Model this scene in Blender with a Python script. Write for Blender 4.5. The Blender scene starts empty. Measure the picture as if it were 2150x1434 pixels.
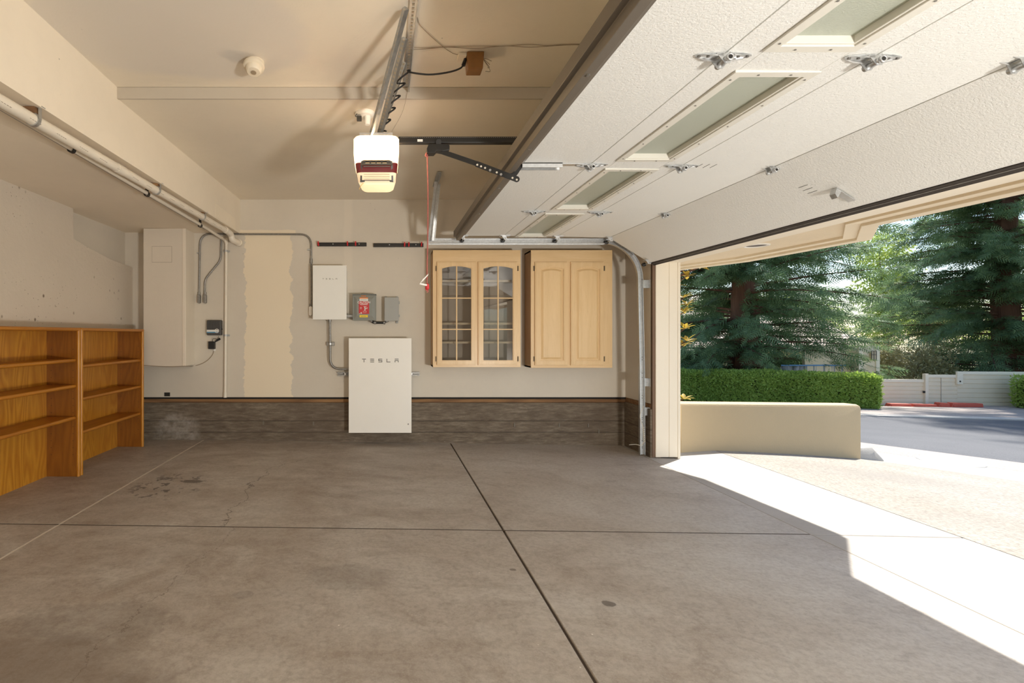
import bpy, math, random
import numpy as np
from mathutils import Vector, Matrix, noise as mnoise
random.seed(7); rng = np.random.default_rng(7)
R = math.radians
scene = bpy.context.scene
COL = scene.collection

# ------------------------------------------------------------------ camera
F, CX, CY, CAMZ = 1050.0, 807.0, 702.0, 1.336      # focal length and principal point in pixels of the 2150x1434 frame
cam_data = bpy.data.cameras.new('camera'); cam = bpy.data.objects.new('camera', cam_data); COL.objects.link(cam)
cam_data.sensor_fit = 'HORIZONTAL'; cam_data.sensor_width = 36.0; cam_data.lens = 36.0*F/2150
cam_data.shift_x = (1075-CX)/2150; cam_data.shift_y = -(717-CY)/2150
cam_data.clip_start = 0.05; cam_data.clip_end = 300
cam.location = (0, 0, CAMZ); cam.rotation_euler = (R(90), 0, 0)
scene.camera = cam
def P(px, py, Y): return ((px-CX)*Y/F, Y, CAMZ+(CY-py)*Y/F)
def floor_z(x): return -0.013*x

# ------------------------------------------------------------------ world, sun, exposure
SUN = Vector((0.50, 0.42, 1.0)).normalized()
world = bpy.data.worlds.new('world'); scene.world = world; world.use_nodes = True
wn = world.node_tree.nodes; wl = world.node_tree.links; wn.clear()
sky = wn.new('ShaderNodeTexSky'); sky.sky_type = 'NISHITA'; sky.sun_disc = False
sky.sun_elevation = R(57); sky.sun_rotation = R(50); sky.air_density = 1.0; sky.dust_density = 0.6; sky.ozone_density = 1.0
bg = wn.new('ShaderNodeBackground'); bg.inputs['Strength'].default_value = 0.22
wo = wn.new('ShaderNodeOutputWorld'); wl.new(sky.outputs[0], bg.inputs[0]); wl.new(bg.outputs[0], wo.inputs[0])
sd = bpy.data.lights.new('sun', 'SUN'); sun = bpy.data.objects.new('sun', sd); COL.objects.link(sun)
sd.energy = 8.2; sd.angle = R(0.7); sd.color = (1.0, 0.95, 0.87)
sun.rotation_euler = SUN.to_track_quat('Z', 'Y').to_euler(); sun.location = (20, 18, 40)
vs = scene.view_settings
vs.view_transform = 'Standard'; vs.look = 'None'; vs.gamma = 1.0; vs.use_curve_mapping = False; vs.exposure = 0.08
scene.cycles.max_bounces = 12; scene.cycles.diffuse_bounces = 8
scene.cycles.glossy_bounces = 4; scene.cycles.transmission_bounces = 6; scene.cycles.transparent_max_bounces = 8
scene.cycles.sample_clamp_indirect = 6.0
scene.cycles.use_denoising = True

# ------------------------------------------------------------------ mesh helpers
ORG = {}
class MB:
    def __init__(s): s.v = []; s.f = []
    def add(s, vs, fs):
        o = len(s.v); s.v += [tuple(v) for v in vs]; s.f += [tuple(i+o for i in f) for f in fs]; return s
    def box(s, x0, x1, y0, y1, z0, z1):
        v = [(x0,y0,z0),(x1,y0,z0),(x1,y1,z0),(x0,y1,z0),(x0,y0,z1),(x1,y0,z1),(x1,y1,z1),(x0,y1,z1)]
        return s.add(v, [(0,3,2,1),(4,5,6,7),(0,1,5,4),(1,2,6,5),(2,3,7,6),(3,0,4,7)])
    def hexa(s, v8):
        return s.add(v8, [(0,3,2,1),(4,5,6,7),(0,1,5,4),(1,2,6,5),(2,3,7,6),(3,0,4,7)])
    def beam(s, a, b, w, h, up=(0,0,1)):
        a = Vector(a); b = Vector(b); d = (b-a).normalized(); u = Vector(up)
        sd_ = d.cross(u)
        if sd_.length < 1e-4: sd_ = d.cross(Vector((1,0,0)))
        sd_.normalize(); u = sd_.cross(d).normalized()
        p = lambda q,i,j: q + sd_*(w/2*i) + u*(h/2*j)
        return s.hexa([p(a,-1,-1),p(a,1,-1),p(b,1,-1),p(b,-1,-1),p(a,-1,1),p(a,1,1),p(b,1,1),p(b,-1,1)])
    def tube(s, path, r, n=10, caps=True):
        path = [Vector(p) for p in path]; m = len(path)
        rr = r if isinstance(r, (list, tuple)) else [r]*m
        t0 = (path[1]-path[0]).normalized()
        u = t0.cross(Vector((0,0,1)))
        if u.length < 1e-3: u = t0.cross(Vector((1,0,0)))
        u.normalize(); vs = []; prev = t0
        for i, p in enumerate(path):
            t = ((path[min(i+1,m-1)]-path[max(i-1,0)])).normalized()
            q = prev.rotation_difference(t); u = (q @ u).normalized(); prev = t
            w = t.cross(u)
            for k in range(n):
                a = 2*math.pi*k/n; vs.append(p + u*(math.cos(a)*rr[i]) + w*(math.sin(a)*rr[i]))
        fs = [(i*n+k, i*n+(k+1)%n, (i+1)*n+(k+1)%n, (i+1)*n+k) for i in range(m-1) for k in range(n)]
        if caps: fs += [tuple(reversed(range(n))), tuple((m-1)*n+k for k in range(n))]
        return s.add(vs, fs)
    def cyl(s, a, b, r, n=16): return s.tube([a, b], r, n)
    def prism(s, poly, off):
        n = len(poly); o = Vector(off); p = [Vector(q) for q in poly]
        fs = [tuple(reversed(range(n))), tuple(n+k for k in range(n))]
        fs += [(k, (k+1)%n, n+(k+1)%n, n+k) for k in range(n)]
        return s.add(p+[q+o for q in p], fs)
    def ring_prism(s, outer, inner, off):
        n = len(outer); o = Vector(off)
        A = [Vector(q) for q in outer]; B = [Vector(q) for q in inner]
        vs = A + B + [q+o for q in A] + [q+o for q in B]; fs = []
        for k in range(n):
            j = (k+1) % n
            fs += [(k,n+k,n+j,j), (2*n+k,2*n+j,3*n+j,3*n+k), (k,j,2*n+j,2*n+k), (n+k,3*n+k,3*n+j,n+j)]
        return s.add(vs, fs)
    def loft(s, rings, caps=True):
        n = len(rings[0]); vs = [q for r_ in rings for q in r_]
        fs = [(i*n+k, i*n+(k+1)%n, (i+1)*n+(k+1)%n, (i+1)*n+k) for i in range(len(rings)-1) for k in range(n)]
        if caps: fs += [tuple(reversed(range(n))), tuple((len(rings)-1)*n+k for k in range(n))]
        return s.add(vs, fs)
    def lathe(s, c, prof, n=24, axis=(0,0,1)):
        ax = Vector(axis).normalized(); u = ax.orthogonal().normalized(); w = ax.cross(u); c = Vector(c)
        return s.loft([[c + ax*h + u*(math.cos(2*math.pi*k/n)*r) + w*(math.sin(2*math.pi*k/n)*r) for k in range(n)] for r, h in prof])
    def quad(s, a, b, c, d): return s.add([a,b,c,d], [(0,1,2,3)])
    def build(s, name, mat, parent=None, smooth=False, bevel=0, origin=None, seg=2):
        pts = np.array(s.v, dtype=float)
        if parent is not None: org = Vector(ORG[parent])
        elif origin is not None: org = Vector(origin)
        else:
            mn, mx = pts.min(0), pts.max(0); org = Vector(((mn[0]+mx[0])/2, (mn[1]+mx[1])/2, mn[2]))
        me = bpy.data.meshes.new(name); me.from_pydata([tuple(p) for p in (pts-np.array(org))], [], s.f)
        me.validate(); me.update()
        import bmesh
        bm = bmesh.new(); bm.from_mesh(me); bmesh.ops.recalc_face_normals(bm, faces=bm.faces); bm.to_mesh(me); bm.free()
        if smooth:
            me.polygons.foreach_set('use_smooth', [True]*len(me.polygons))
        o = bpy.data.objects.new(name, me); COL.objects.link(o)
        if mat is not None: me.materials.append(mat)
        if parent is not None: o.parent = parent
        else: o.location = org
        ORG[o] = org
        if smooth:
            md = o.modifiers.new('edges', 'EDGE_SPLIT'); md.split_angle = R(40)
        if bevel:
            b = o.modifiers.new('bevel', 'BEVEL'); b.width = bevel; b.segments = seg; b.limit_method = 'ANGLE'; b.angle_limit = R(35)
        return o
def bx(*a): return MB().box(*a)
def raw_mesh(name, V, Fq, mat, parent=None, origin=(0,0,0), smooth=False):
    org = Vector(ORG[parent]) if parent is not None else Vector(origin)
    me = bpy.data.meshes.new(name); V = np.asarray(V, dtype=np.float32) - np.array(org, dtype=np.float32); Fq = np.asarray(Fq, dtype=np.int32)
    k = Fq.shape[1]
    me.vertices.add(len(V)); me.vertices.foreach_set('co', V.ravel())
    me.loops.add(Fq.size); me.loops.foreach_set('vertex_index', Fq.ravel())
    me.polygons.add(len(Fq)); me.polygons.foreach_set('loop_start', np.arange(0, Fq.size, k, dtype=np.int32))
    me.polygons.foreach_set('loop_total', np.full(len(Fq), k, dtype=np.int32))
    me.update(calc_edges=True)
    if smooth: me.polygons.foreach_set('use_smooth', [True]*len(me.polygons))
    o = bpy.data.objects.new(name, me); COL.objects.link(o); me.materials.append(mat)
    if parent is not None: o.parent = parent
    else: o.location = org
    ORG[o] = org
    return o
def thing(name, loc, label, cat, group=None):
    o = bpy.data.objects.new(name, None); COL.objects.link(o); o.location = loc; o.empty_display_size = 0.1
    ORG[o] = Vector(loc); o['label'] = label; o['category'] = cat
    if group: o['group'] = group
    return o
def tag(o, label, cat=None, group=None, kind=None):
    o['label'] = label
    if cat: o['category'] = cat
    if group: o['group'] = group
    if kind: o['kind'] = kind
    return o
def struct(o, label=None):
    o['kind'] = 'structure'
    if label: o['label'] = label
    return o
def place(mesh_obj, name, parent, loc):           # another copy of an existing part's mesh, at a world position
    o = bpy.data.objects.new(name, mesh_obj.data); COL.objects.link(o); o.parent = parent
    o.location = Vector(loc)-ORG[parent]; ORG[o] = Vector(loc)
    for md in mesh_obj.modifiers:
        n = o.modifiers.new(md.name, md.type)
        if md.type == 'BEVEL': n.width = md.width; n.segments = md.segments; n.limit_method = 'ANGLE'; n.angle_limit = md.angle_limit
        if md.type == 'EDGE_SPLIT': n.split_angle = md.split_angle
    return o
def arc_path(pts, r=0.08, n=7):                    # round the corners of a polyline
    pts = [Vector(p) for p in pts]; out = [pts[0]]
    for i in range(1, len(pts)-1):
        a, b, c = pts[i-1], pts[i], pts[i+1]
        d1 = (a-b); d2 = (c-b); rr = min(r, d1.length*0.49, d2.length*0.49)
        p1 = b + d1.normalized()*rr; p2 = b + d2.normalized()*rr
        for k in range(n+1):
            t = k/n; out.append(p1*(1-t)**2 + b*2*t*(1-t) + p2*t*t)
    out.append(pts[-1]); return out
def spline(pts, n=8):                              # Catmull-Rom
    pts = [Vector(p) for p in pts]; q = [pts[0]*2-pts[1]] + pts + [pts[-1]*2-pts[-2]]; out = []
    for i in range(1, len(q)-2):
        for k in range(n):
            t = k/n; a, b, c, d = q[i-1], q[i], q[i+1], q[i+2]
            out.append(0.5*((2*b) + (c-a)*t + (2*a-5*b+4*c-d)*t*t + (3*b-a-3*c+d)*t**3))
    out.append(pts[-1]); return out
def text_mesh(txt, size, mat, name, parent, loc, bold=0.0, align='CENTER'):      # flat lettering facing -Y
    cu = bpy.data.curves.new('t', 'FONT'); cu.body = txt; cu.size = size; cu.align_x = align; cu.align_y = 'CENTER'; cu.extrude = 0.0005; cu.offset = bold
    ob = bpy.data.objects.new('t', cu); COL.objects.link(ob)
    dg = bpy.context.evaluated_depsgraph_get(); me = bpy.data.meshes.new_from_object(ob.evaluated_get(dg))
    bpy.data.objects.remove(ob); bpy.data.curves.remove(cu)
    me.transform(Matrix.Rotation(R(90), 4, 'X')); me.materials.clear(); me.materials.append(mat)
    o = bpy.data.objects.new(name, me); COL.objects.link(o); o.parent = parent; o.location = Vector(loc)-ORG[parent]; ORG[o] = Vector(loc)
    return o

# ------------------------------------------------------------------ material helpers
class NT:
    def __init__(s, name):
        s.m = bpy.data.materials.new(name); s.m.use_nodes = True; s.t = s.m.node_tree; s.t.nodes.clear()
        s.out = s.t.nodes.new('ShaderNodeOutputMaterial'); s.b = s.t.nodes.new('ShaderNodeBsdfPrincipled'); s.link(s.b.outputs[0], s.out.inputs[0])
    def link(s, a, b): s.t.links.new(a, b)
    def put(s, sock, v):
        if hasattr(v, 'is_linked') or hasattr(v, 'links'): s.link(v, sock)
        elif v is not None:
            if sock.type == 'RGBA' and len(v) == 3: v = (*v, 1)
            sock.default_value = v
    def n(s, typ, ins=None, **props):
        nd = s.t.nodes.new(typ)
        for k, v in props.items(): setattr(nd, k, v)
        for k, v in (ins or {}).items(): s.put(nd.inputs[k], v)
        return nd
    def math(s, op, a, b=None, c=None, clamp=False):
        nd = s.n('ShaderNodeMath', operation=op, use_clamp=clamp); s.put(nd.inputs[0], a)
        if b is not None: s.put(nd.inputs[1], b)
        if c is not None: s.put(nd.inputs[2], c)
        return nd.outputs[0]
    def mix(s, f, a, b, mode='MIX'):
        nd = s.n('ShaderNodeMix', data_type='RGBA', blend_type=mode); s.put(nd.inputs[0], f); s.put(nd.inputs[6], a); s.put(nd.inputs[7], b); return nd.outputs[2]
    def pos(s): return s.n('ShaderNodeNewGeometry').outputs['Position']
    def obj(s): return s.n('ShaderNodeTexCoord').outputs['Object']
    def xyz(s, v): return s.n('ShaderNodeSeparateXYZ', {0: v}).outputs
    def map(s, v, scale=(1,1,1), loc=(0,0,0), rot=(0,0,0)):
        return s.n('ShaderNodeMapping', {'Vector': v, 'Scale': scale, 'Location': loc, 'Rotation': rot}).outputs[0]
    def noise(s, v, scale, detail=4, rough=0.55, dist=0, out='Fac'):
        return s.n('ShaderNodeTexNoise', {'Vector': v, 'Scale': scale, 'Detail': detail, 'Roughness': rough, 'Distortion': dist}).outputs[out]
    def voro(s, v, scale, feature='F1', out='Distance'):
        return s.n('ShaderNodeTexVoronoi', {'Vector': v, 'Scale': scale}, feature=feature).outputs[out]
    def ramp(s, f, stops, interp='LINEAR'):
        nd = s.n('ShaderNodeValToRGB', {0: f}); cr = nd.color_ramp; cr.interpolation = interp
        while len(cr.elements) < len(stops): cr.elements.new(0.5)
        for e, (p, c) in zip(cr.elements, stops):
            e.position = p; e.color = (c, c, c, 1) if isinstance(c, (int, float)) else (*c, 1)
        return nd.outputs[0]
    def smooth(s, v, a, b):                      # smoothstep a..b -> 0..1
        nd = s.n('ShaderNodeMapRange', {'Value': v, 'From Min': a, 'From Max': b}, interpolation_type='SMOOTHSTEP'); return nd.outputs[0]
    def band(s, v, a, b, e):                     # 1 inside a..b with soft edge e
        return s.math('MULTIPLY', s.smooth(v, a-e, a+e), s.smooth(v, b+e, b-e))
    def bump(s, h, strength=0.3, dist=0.01):
        nd = s.n('ShaderNodeBump', {'Height': h, 'Strength': strength, 'Distance': dist}); s.link(nd.outputs[0], s.b.inputs['Normal'])
    def set(s, color=None, rough=None, metal=None, **kw):
        if color is not None: s.put(s.b.inputs['Base Color'], color)
        if rough is not None: s.put(s.b.inputs['Roughness'], rough)
        if metal is not None: s.put(s.b.inputs['Metallic'], metal)
        for k, v in kw.items(): s.put(s.b.inputs[k.replace('_', ' ')], v)
        return s.m
MATS = {}
def simple(name, col, rough=0.5, metal=0.0, var=0.12, scale=8, bump=0, bscale=200, coords='obj', **kw):
    if name in MATS: return MATS[name]
    t = NT(name); v = t.obj() if coords == 'obj' else t.pos()
    nz = t.noise(v, scale, 4); c2 = tuple(max(0, c*(1-var)) for c in col); c1 = tuple(min(1, c*(1+var*0.6)) for c in col)
    t.set(t.mix(nz, c2, c1), t.math('ADD', t.math('MULTIPLY', nz, 0.12), rough-0.06), metal, **kw)
    if bump: t.bump(t.noise(v, bscale, 3), bump, 0.004)
    MATS[name] = t.m; return t.m

# paint on drywall: ceiling, soffit and walls
def paint(name, col, patch=None, bump=0.12):
    t = NT(name); p = t.pos()
    big = t.noise(p, 0.9, 5, 0.6); fine = t.noise(p, 14, 5, 0.6)
    c = t.mix(t.ramp(big, [(0.35, 0), (0.68, 1)]), tuple(a*0.955 for a in col), tuple(min(1, a*1.03) for a in col))
    c = t.mix(t.math('MULTIPLY', t.ramp(fine, [(0.5, 0), (0.75, 1)]), 0.10), c, tuple(a*0.8 for a in col))
    speck = t.voro(p, 9); c = t.mix(t.math('MULTIPLY', t.ramp(speck, [(0.03, 1), (0.05, 0)]), t.ramp(t.noise(p, 2.3, 2), [(0.56, 0), (0.6, 0.7)])), c, tuple(a*0.35 for a in col))
    if patch: c = patch(t, p, c)
    t.set(c, 0.62); t.bump(t.math('ADD', t.noise(p, 60, 4), t.math('MULTIPLY', t.noise(p, 4, 4), 1.5)), bump, 0.006)
    return t.m
CREAM = (0.80, 0.71, 0.57); BEIGE = (0.64, 0.585, 0.495)
def back_patch(t, p, c):
    X = t.xyz(p)
    wob = t.math('MULTIPLY', t.math('SUBTRACT', t.noise(t.map(p, (0.35, 1, 1)), 7, 6, 0.65), 0.5), 0.20)
    x = t.math('ADD', X[0], wob)
    m1 = t.math('MULTIPLY', t.band(x, -1.725, -1.155, 0.004), t.band(X[2], 0.5, 2.565, 0.004))
    c = t.mix(m1, c, (0.80, 0.70, 0.535))
    m2 = t.math('MULTIPLY', t.band(X[0], -1.80, -1.10, 0.01), t.band(t.math('ADD', X[2], t.math('MULTIPLY', wob, 0.3)), 2.57, 2.63, 0.004))
    c = t.mix(t.math('MULTIPLY', m2, 0.8), c, (0.80, 0.70, 0.535))
    m3 = t.math('MULTIPLY', t.band(t.math('ADD', X[0], t.math('MULTIPLY', wob, 0.3)), -0.50, -0.40, 0.02), t.band(X[2], 1.7, 3.1, 0.1))
    c = t.mix(t.math('MULTIPLY', m3, 0.25), c, (0.78, 0.70, 0.58))
    return c
def ceil_patch(t, p, c):
    X = t.xyz(p); wob = t.math('MULTIPLY', t.math('SUBTRACT', t.noise(p, 2.2, 5, 0.6), 0.5), 0.8)
    d = t.math('ADD', t.math('ADD', t.math('POWER', t.math('DIVIDE', t.math('SUBTRACT', X[0], -1.15), 0.75), 2.0), t.math('POWER', t.math('DIVIDE', t.math('SUBTRACT', X[1], 2.75), 0.5), 2.0)), wob)
    return t.mix(t.math('MULTIPLY', t.smooth(d, 1.15, 0.75), 0.75), c, (0.70, 0.65, 0.585))
M_CEIL = paint('ceiling_paint', (0.80, 0.725, 0.60), ceil_patch)
M_SOFF = paint('soffit_paint', (0.82, 0.735, 0.60))
M_WALL = paint('wall_paint', BEIGE, back_patch)
M_WALL2 = paint('side_wall_paint', BEIGE)
M_CHASE = paint('chase_paint', (0.69, 0.62, 0.52))
def left_concrete():
    t = NT('painted_concrete'); p = t.pos()
    pit = t.voro(t.map(p, (1, 1, 0.8)), 7); area = t.ramp(t.noise(p, 1.6, 3), [(0.42, 0), (0.6, 1)])
    pits = t.math('MULTIPLY', t.ramp(pit, [(0.05, 1), (0.11, 0)]), area)
    pit2 = t.math('MULTIPLY', t.ramp(t.voro(p, 26), [(0.06, 1), (0.13, 0)]), area)
    c = t.mix(t.noise(p, 1.3, 5), (0.60, 0.53, 0.44), (0.68, 0.61, 0.51))
    c = t.mix(t.math('MULTIPLY', t.math('MAXIMUM', pits, pit2), 0.95), c, (0.17, 0.125, 0.085))
    t.set(c, 0.7); t.bump(t.math('SUBTRACT', t.noise(p, 25, 5), t.math('MULTIPLY', t.math('MAXIMUM', pits, pit2), 1.6)), 0.3, 0.01); return t.m
M_LCON = left_concrete()
def garage_floor():
    t = NT('garage_concrete'); p = t.pos(); X = t.xyz(p)
    a = t.noise(t.map(p, (0.55, 1.0, 1)), 1.1, 7, 0.62, 0.6); b = t.noise(t.map(p, (0.9, 1.3, 1), rot=(0, 0, 0.4)), 2.6, 8, 0.68, 0.9); f = t.noise(p, 38, 5, 0.7)
    c = t.ramp(a, [(0.26, (0.33, 0.285, 0.24)), (0.42, (0.45, 0.405, 0.355)), (0.57, (0.52, 0.485, 0.44)), (0.78, (0.60, 0.575, 0.54))])
    dirt_and_falloff = t.math('SUBTRACT', t.math('ADD', b, t.math('MULTIPLY', t.math('SUBTRACT', t.noise(p, 0.45, 4, 0.6, 0.5), 0.5), 0.5)), t.math('MULTIPLY', t.smooth(X[0], -1.5, 2.6), 0.20))  # noise dirt plus a sideways bias that paints in the light falloff
    c = t.mix(t.math('MULTIPLY', t.ramp(dirt_and_falloff, [(0.34, 0), (0.62, 1)]), 0.62), c, (0.25, 0.19, 0.142))
    scf = t.noise(t.map(p, (0.8, 1.6, 1), rot=(0, 0, 0.5)), 6, 8, 0.75, 1.2); c = t.mix(t.math('MULTIPLY', t.ramp(scf, [(0.5, 0), (0.72, 1)]), 0.28), c, (0.17, 0.13, 0.10))
    c = t.mix(t.math('MULTIPLY', t.ramp(t.noise(p, 7, 7, 0.72), [(0.5, 0), (0.75, 1)]), 0.35), c, (0.20, 0.155, 0.12))
    c = t.mix(t.math('MULTIPLY', t.ramp(t.noise(p, 0.8, 6, 0.6, 1.0), [(0.5, 0), (0.7, 1)]), 0.45), c, (0.50, 0.475, 0.44))
    c = t.mix(t.math('MULTIPLY', t.ramp(f, [(0.42, 0), (0.7, 1)]), 0.42), c, (0.19, 0.15, 0.12))
    c = t.mix(t.math('MULTIPLY', t.ramp(t.noise(p, 120, 3, 0.7), [(0.5, 0), (0.72, 1)]), 0.3), c, (0.62, 0.58, 0.53))
    # swirled trowel marks
    sw = t.n('ShaderNodeTexWave', {'Vector': t.map(p, loc=(1.0, -1.9, 0)), 'Scale': 1.5, 'Distortion': 7, 'Detail': 5, 'Detail Scale': 1.2}, wave_type='RINGS', rings_direction='Z').outputs['Fac']
    c = t.mix(t.math('MULTIPLY', t.ramp(sw, [(0.55, 0), (0.95, 1)]), 0.13), c, (0.52, 0.47, 0.42))
    # oil drips: a splatter left of the middle, single spots elsewhere
    def blob(x, y, rx, ry, w=0.0, sc=9):
        q = t.math('ADD', t.math('POWER', t.math('DIVIDE', t.math('SUBTRACT', X[0], x), rx), 2.0), t.math('POWER', t.math('DIVIDE', t.math('SUBTRACT', X[1], y), ry), 2.0))
        return q
    spl = t.math('MULTIPLY', t.smooth(blob(-1.86, 4.33, 0.36, 0.46), 1.0, 0.25), t.ramp(t.noise(t.map(p, (1.0, 0.8, 1)), 15, 4, 0.6), [(0.565, 0), (0.60, 1)]))
    c = t.mix(t.math('MULTIPLY', spl, 0.8), c, (0.075, 0.068, 0.062))
    for (x, y, rx, ry, k) in [(1.125, 2.51, 0.035, 0.03, 0.75), (0.735, 2.86, 0.02, 0.016, 0.6), (-1.72, 4.47, 0.10, 0.05, 0.8), (-0.2, 2.75, 0.25, 0.16, 0.18), (-0.72, 2.55, 0.06, 0.04, 0.25), (-1.35, 2.3, 0.4, 0.18, 0.2)]:
        q = t.math('ADD', blob(x, y, rx, ry), t.math('MULTIPLY', t.math('SUBTRACT', t.noise(p, 22, 3), 0.5), 1.6))
        c = t.mix(t.math('MULTIPLY', t.smooth(q, 1.1, 0.6), k), c, (0.09, 0.075, 0.065))
    # hairline cracks
    def crack(fx, axis, lo, hi, amp, w, k):
        o = 1 - axis; s1 = t.math('MULTIPLY', t.math('SUBTRACT', t.noise(t.map(p, (1,1,0) if True else 0), 3.0, 6, 0.65), 0.5), amp)
        d = t.math('ABSOLUTE', t.math('ADD', t.math('SUBTRACT', X[axis], fx(X[o])), s1))
        m = t.math('MULTIPLY', t.smooth(d, w, w*0.3), t.band(X[o], lo, hi, 0.05)); return t.math('MULTIPLY', m, k)
    lin = lambda a_, b_: (lambda u: t.math('ADD', t.math('MULTIPLY', u, b_), a_))
    c = t.mix(crack(lin(-1.13, 0.0), 0, 3.44, 4.84, 0.42, 0.006, 0.85), c, (0.10, 0.08, 0.065))
    c = t.mix(crack(lin(-4.21, 0.63), 0, 4.84, 5.4, 0.42, 0.006, 0.7), c, (0.10, 0.08, 0.065))
    c = t.mix(crack(lin(-1.5, 0.14), 0, 1.7, 3.43, 0.42, 0.004, 0.6), c, (0.12, 0.09, 0.07))
    c = t.mix(t.math('MULTIPLY', t.smooth(t.math('ADD', blob(-1.6, 1.75, 1.0, 0.55), t.math('MULTIPLY', t.math('SUBTRACT', t.noise(p, 3.5, 6, 0.7), 0.5), 2.6)), 1.1, 0.3), 0.5), c, (0.14, 0.10, 0.075))
    # paint chips
    ch = t.math('MULTIPLY', t.ramp(t.voro(p, 6.5), [(0.022, 1), (0.032, 0)]), t.ramp(t.noise(p, 1.5, 2), [(0.48, 0), (0.55, 1)]))
    c = t.mix(ch, c, (0.75, 0.72, 0.66))
    t.set(c, t.math('ADD', t.math('MULTIPLY', a, -0.2), 0.62)); t.bump(t.math('ADD', f, t.math('MULTIPLY', b, 0.6)), 0.14, 0.006); return t.m
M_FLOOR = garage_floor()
def curb_mat():
    t = NT('board_formed_concrete'); p = t.pos(); X = t.xyz(p)
    gr = t.noise(t.map(p, (1.6, 1.6, 9)), 4.0, 8, 0.72); big = t.noise(p, 1.6, 5)
    c = t.ramp(gr, [(0.3, (0.085, 0.062, 0.042)), (0.52, (0.165, 0.13, 0.092)), (0.72, (0.28, 0.235, 0.18))])
    c = t.mix(t.math('MULTIPLY', t.ramp(big, [(0.4, 0), (0.65, 1)]), 0.6), c, (0.115, 0.083, 0.058))
    g = 0.0; lines = None
    for z in (0.265, 0.125):
        d = t.math('ABSOLUTE', t.math('ADD', t.math('SUBTRACT', X[2], z), t.math('MULTIPLY', t.math('SUBTRACT', t.noise(p, 9, 3), 0.5), 0.008)))
        m = t.smooth(d, 0.006, 0.002); lines = m if lines is None else t.math('MAXIMUM', lines, m)
    c = t.mix(t.math('MULTIPLY', lines, 0.7), c, (0.05, 0.038, 0.028))
    q = t.math('ADD', t.math('POWER', t.math('DIVIDE', t.math('ADD', X[0], 2.56), 0.30), 2.0), t.math('POWER', t.math('DIVIDE', t.math('SUBTRACT', X[2], 0.13), 0.24), 2.0))
    eff = t.math('MULTIPLY', t.smooth(t.math('ADD', q, t.math('MULTIPLY', t.math('SUBTRACT', t.noise(p, 6, 4), 0.5), 1.4)), 1.15, 0.55), t.ramp(t.noise(p, 13, 5, 0.7), [(0.35, 0.1), (0.7, 1)]))
    c = t.mix(t.math('MULTIPLY', eff, 0.6), c, (0.42, 0.39, 0.35))
    c = t.mix(t.ramp(t.voro(p, 12), [(0.03, 0.7), (0.05, 0)]), c, (0.42, 0.38, 0.32))
    t.set(c, 0.8); t.bump(t.math('SUBTRACT', t.math('MULTIPLY', gr, 0.7), lines), 0.5, 0.01); return t.m
M_CURB = curb_mat()
def outdoor(name, c1, c2, sc, bump=0.3, agg=90, aggk=0.5, rough=0.85, stain=None):
    t = NT(name); p = t.pos(); a = t.noise(p, sc, 6, 0.6); g = t.noise(p, agg, 3, 0.7)
    c = t.mix(t.ramp(a, [(0.35, 0), (0.65, 1)]), c1, c2)
    c = t.mix(t.math('MULTIPLY', t.ramp(g, [(0.35, 1), (0.6, 0)]), aggk), c, tuple(q*0.45 for q in c1))
    if stain: c = t.mix(t.math('MULTIPLY', t.ramp(t.noise(t.map(p, (0.3, 1, 1), rot=(0, 0, 0.5)), 1.0, 5), [(0.5, 0), (0.7, 1)]), 0.5), c, stain)
    t.set(c, rough); t.bump(g, bump, 0.008); return t.m
M_APRON = outdoor('apron_concrete', (0.39, 0.36, 0.32), (0.46, 0.43, 0.39), 1.4, 0.08, 45, 0.06, 0.7)
M_DRIVE = outdoor('exposed_aggregate', (0.345, 0.31, 0.262), (0.43, 0.395, 0.345), 0.9, 0.6, 38, 0.62, 0.9, (0.25, 0.24, 0.22))
M_GUTTER = outdoor('gutter_concrete', (0.48, 0.45, 0.40), (0.56, 0.53, 0.48), 1.5, 0.2, 70, 0.2)
M_ROAD = outdoor('asphalt', (0.105, 0.11, 0.122), (0.135, 0.138, 0.148), 0.8, 0.4, 70, 0.45)
M_WALK = outdoor('walk_aggregate', (0.40, 0.345, 0.31), (0.47, 0.41, 0.37), 1.2, 0.3, 50, 0.5)
M_SOIL = outdoor('soil', (0.16, 0.12, 0.08), (0.24, 0.19, 0.12), 1.2, 0.6, 18, 0.4)
M_DRYHILL = outdoor('dry_hillside', (0.34, 0.27, 0.16), (0.25, 0.26, 0.12), 0.5, 0.6, 6, 0.35)
def stucco(name, c1, bump=0.4, sc=55):
    t = NT(name); p = t.pos(); a = t.noise(p, 1.6, 5); g = t.noise(p, sc, 4, 0.6)
    t.set(t.mix(a, tuple(q*0.93 for q in c1), c1), 0.85); t.bump(g, bump, 0.008); return t.m
M_STUCCO = stucco('stucco_tan', (0.57, 0.435, 0.255))
M_SOFFIT_EXT = stucco('soffit_stucco', (0.82, 0.70, 0.52), 0.7, 40)
M_TRIM = stucco('exterior_trim_paint', (0.88, 0.78, 0.61), 0.05, 30)
M_JAMB = stucco('jamb_paint', (0.86, 0.79, 0.66), 0.06, 40)
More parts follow.
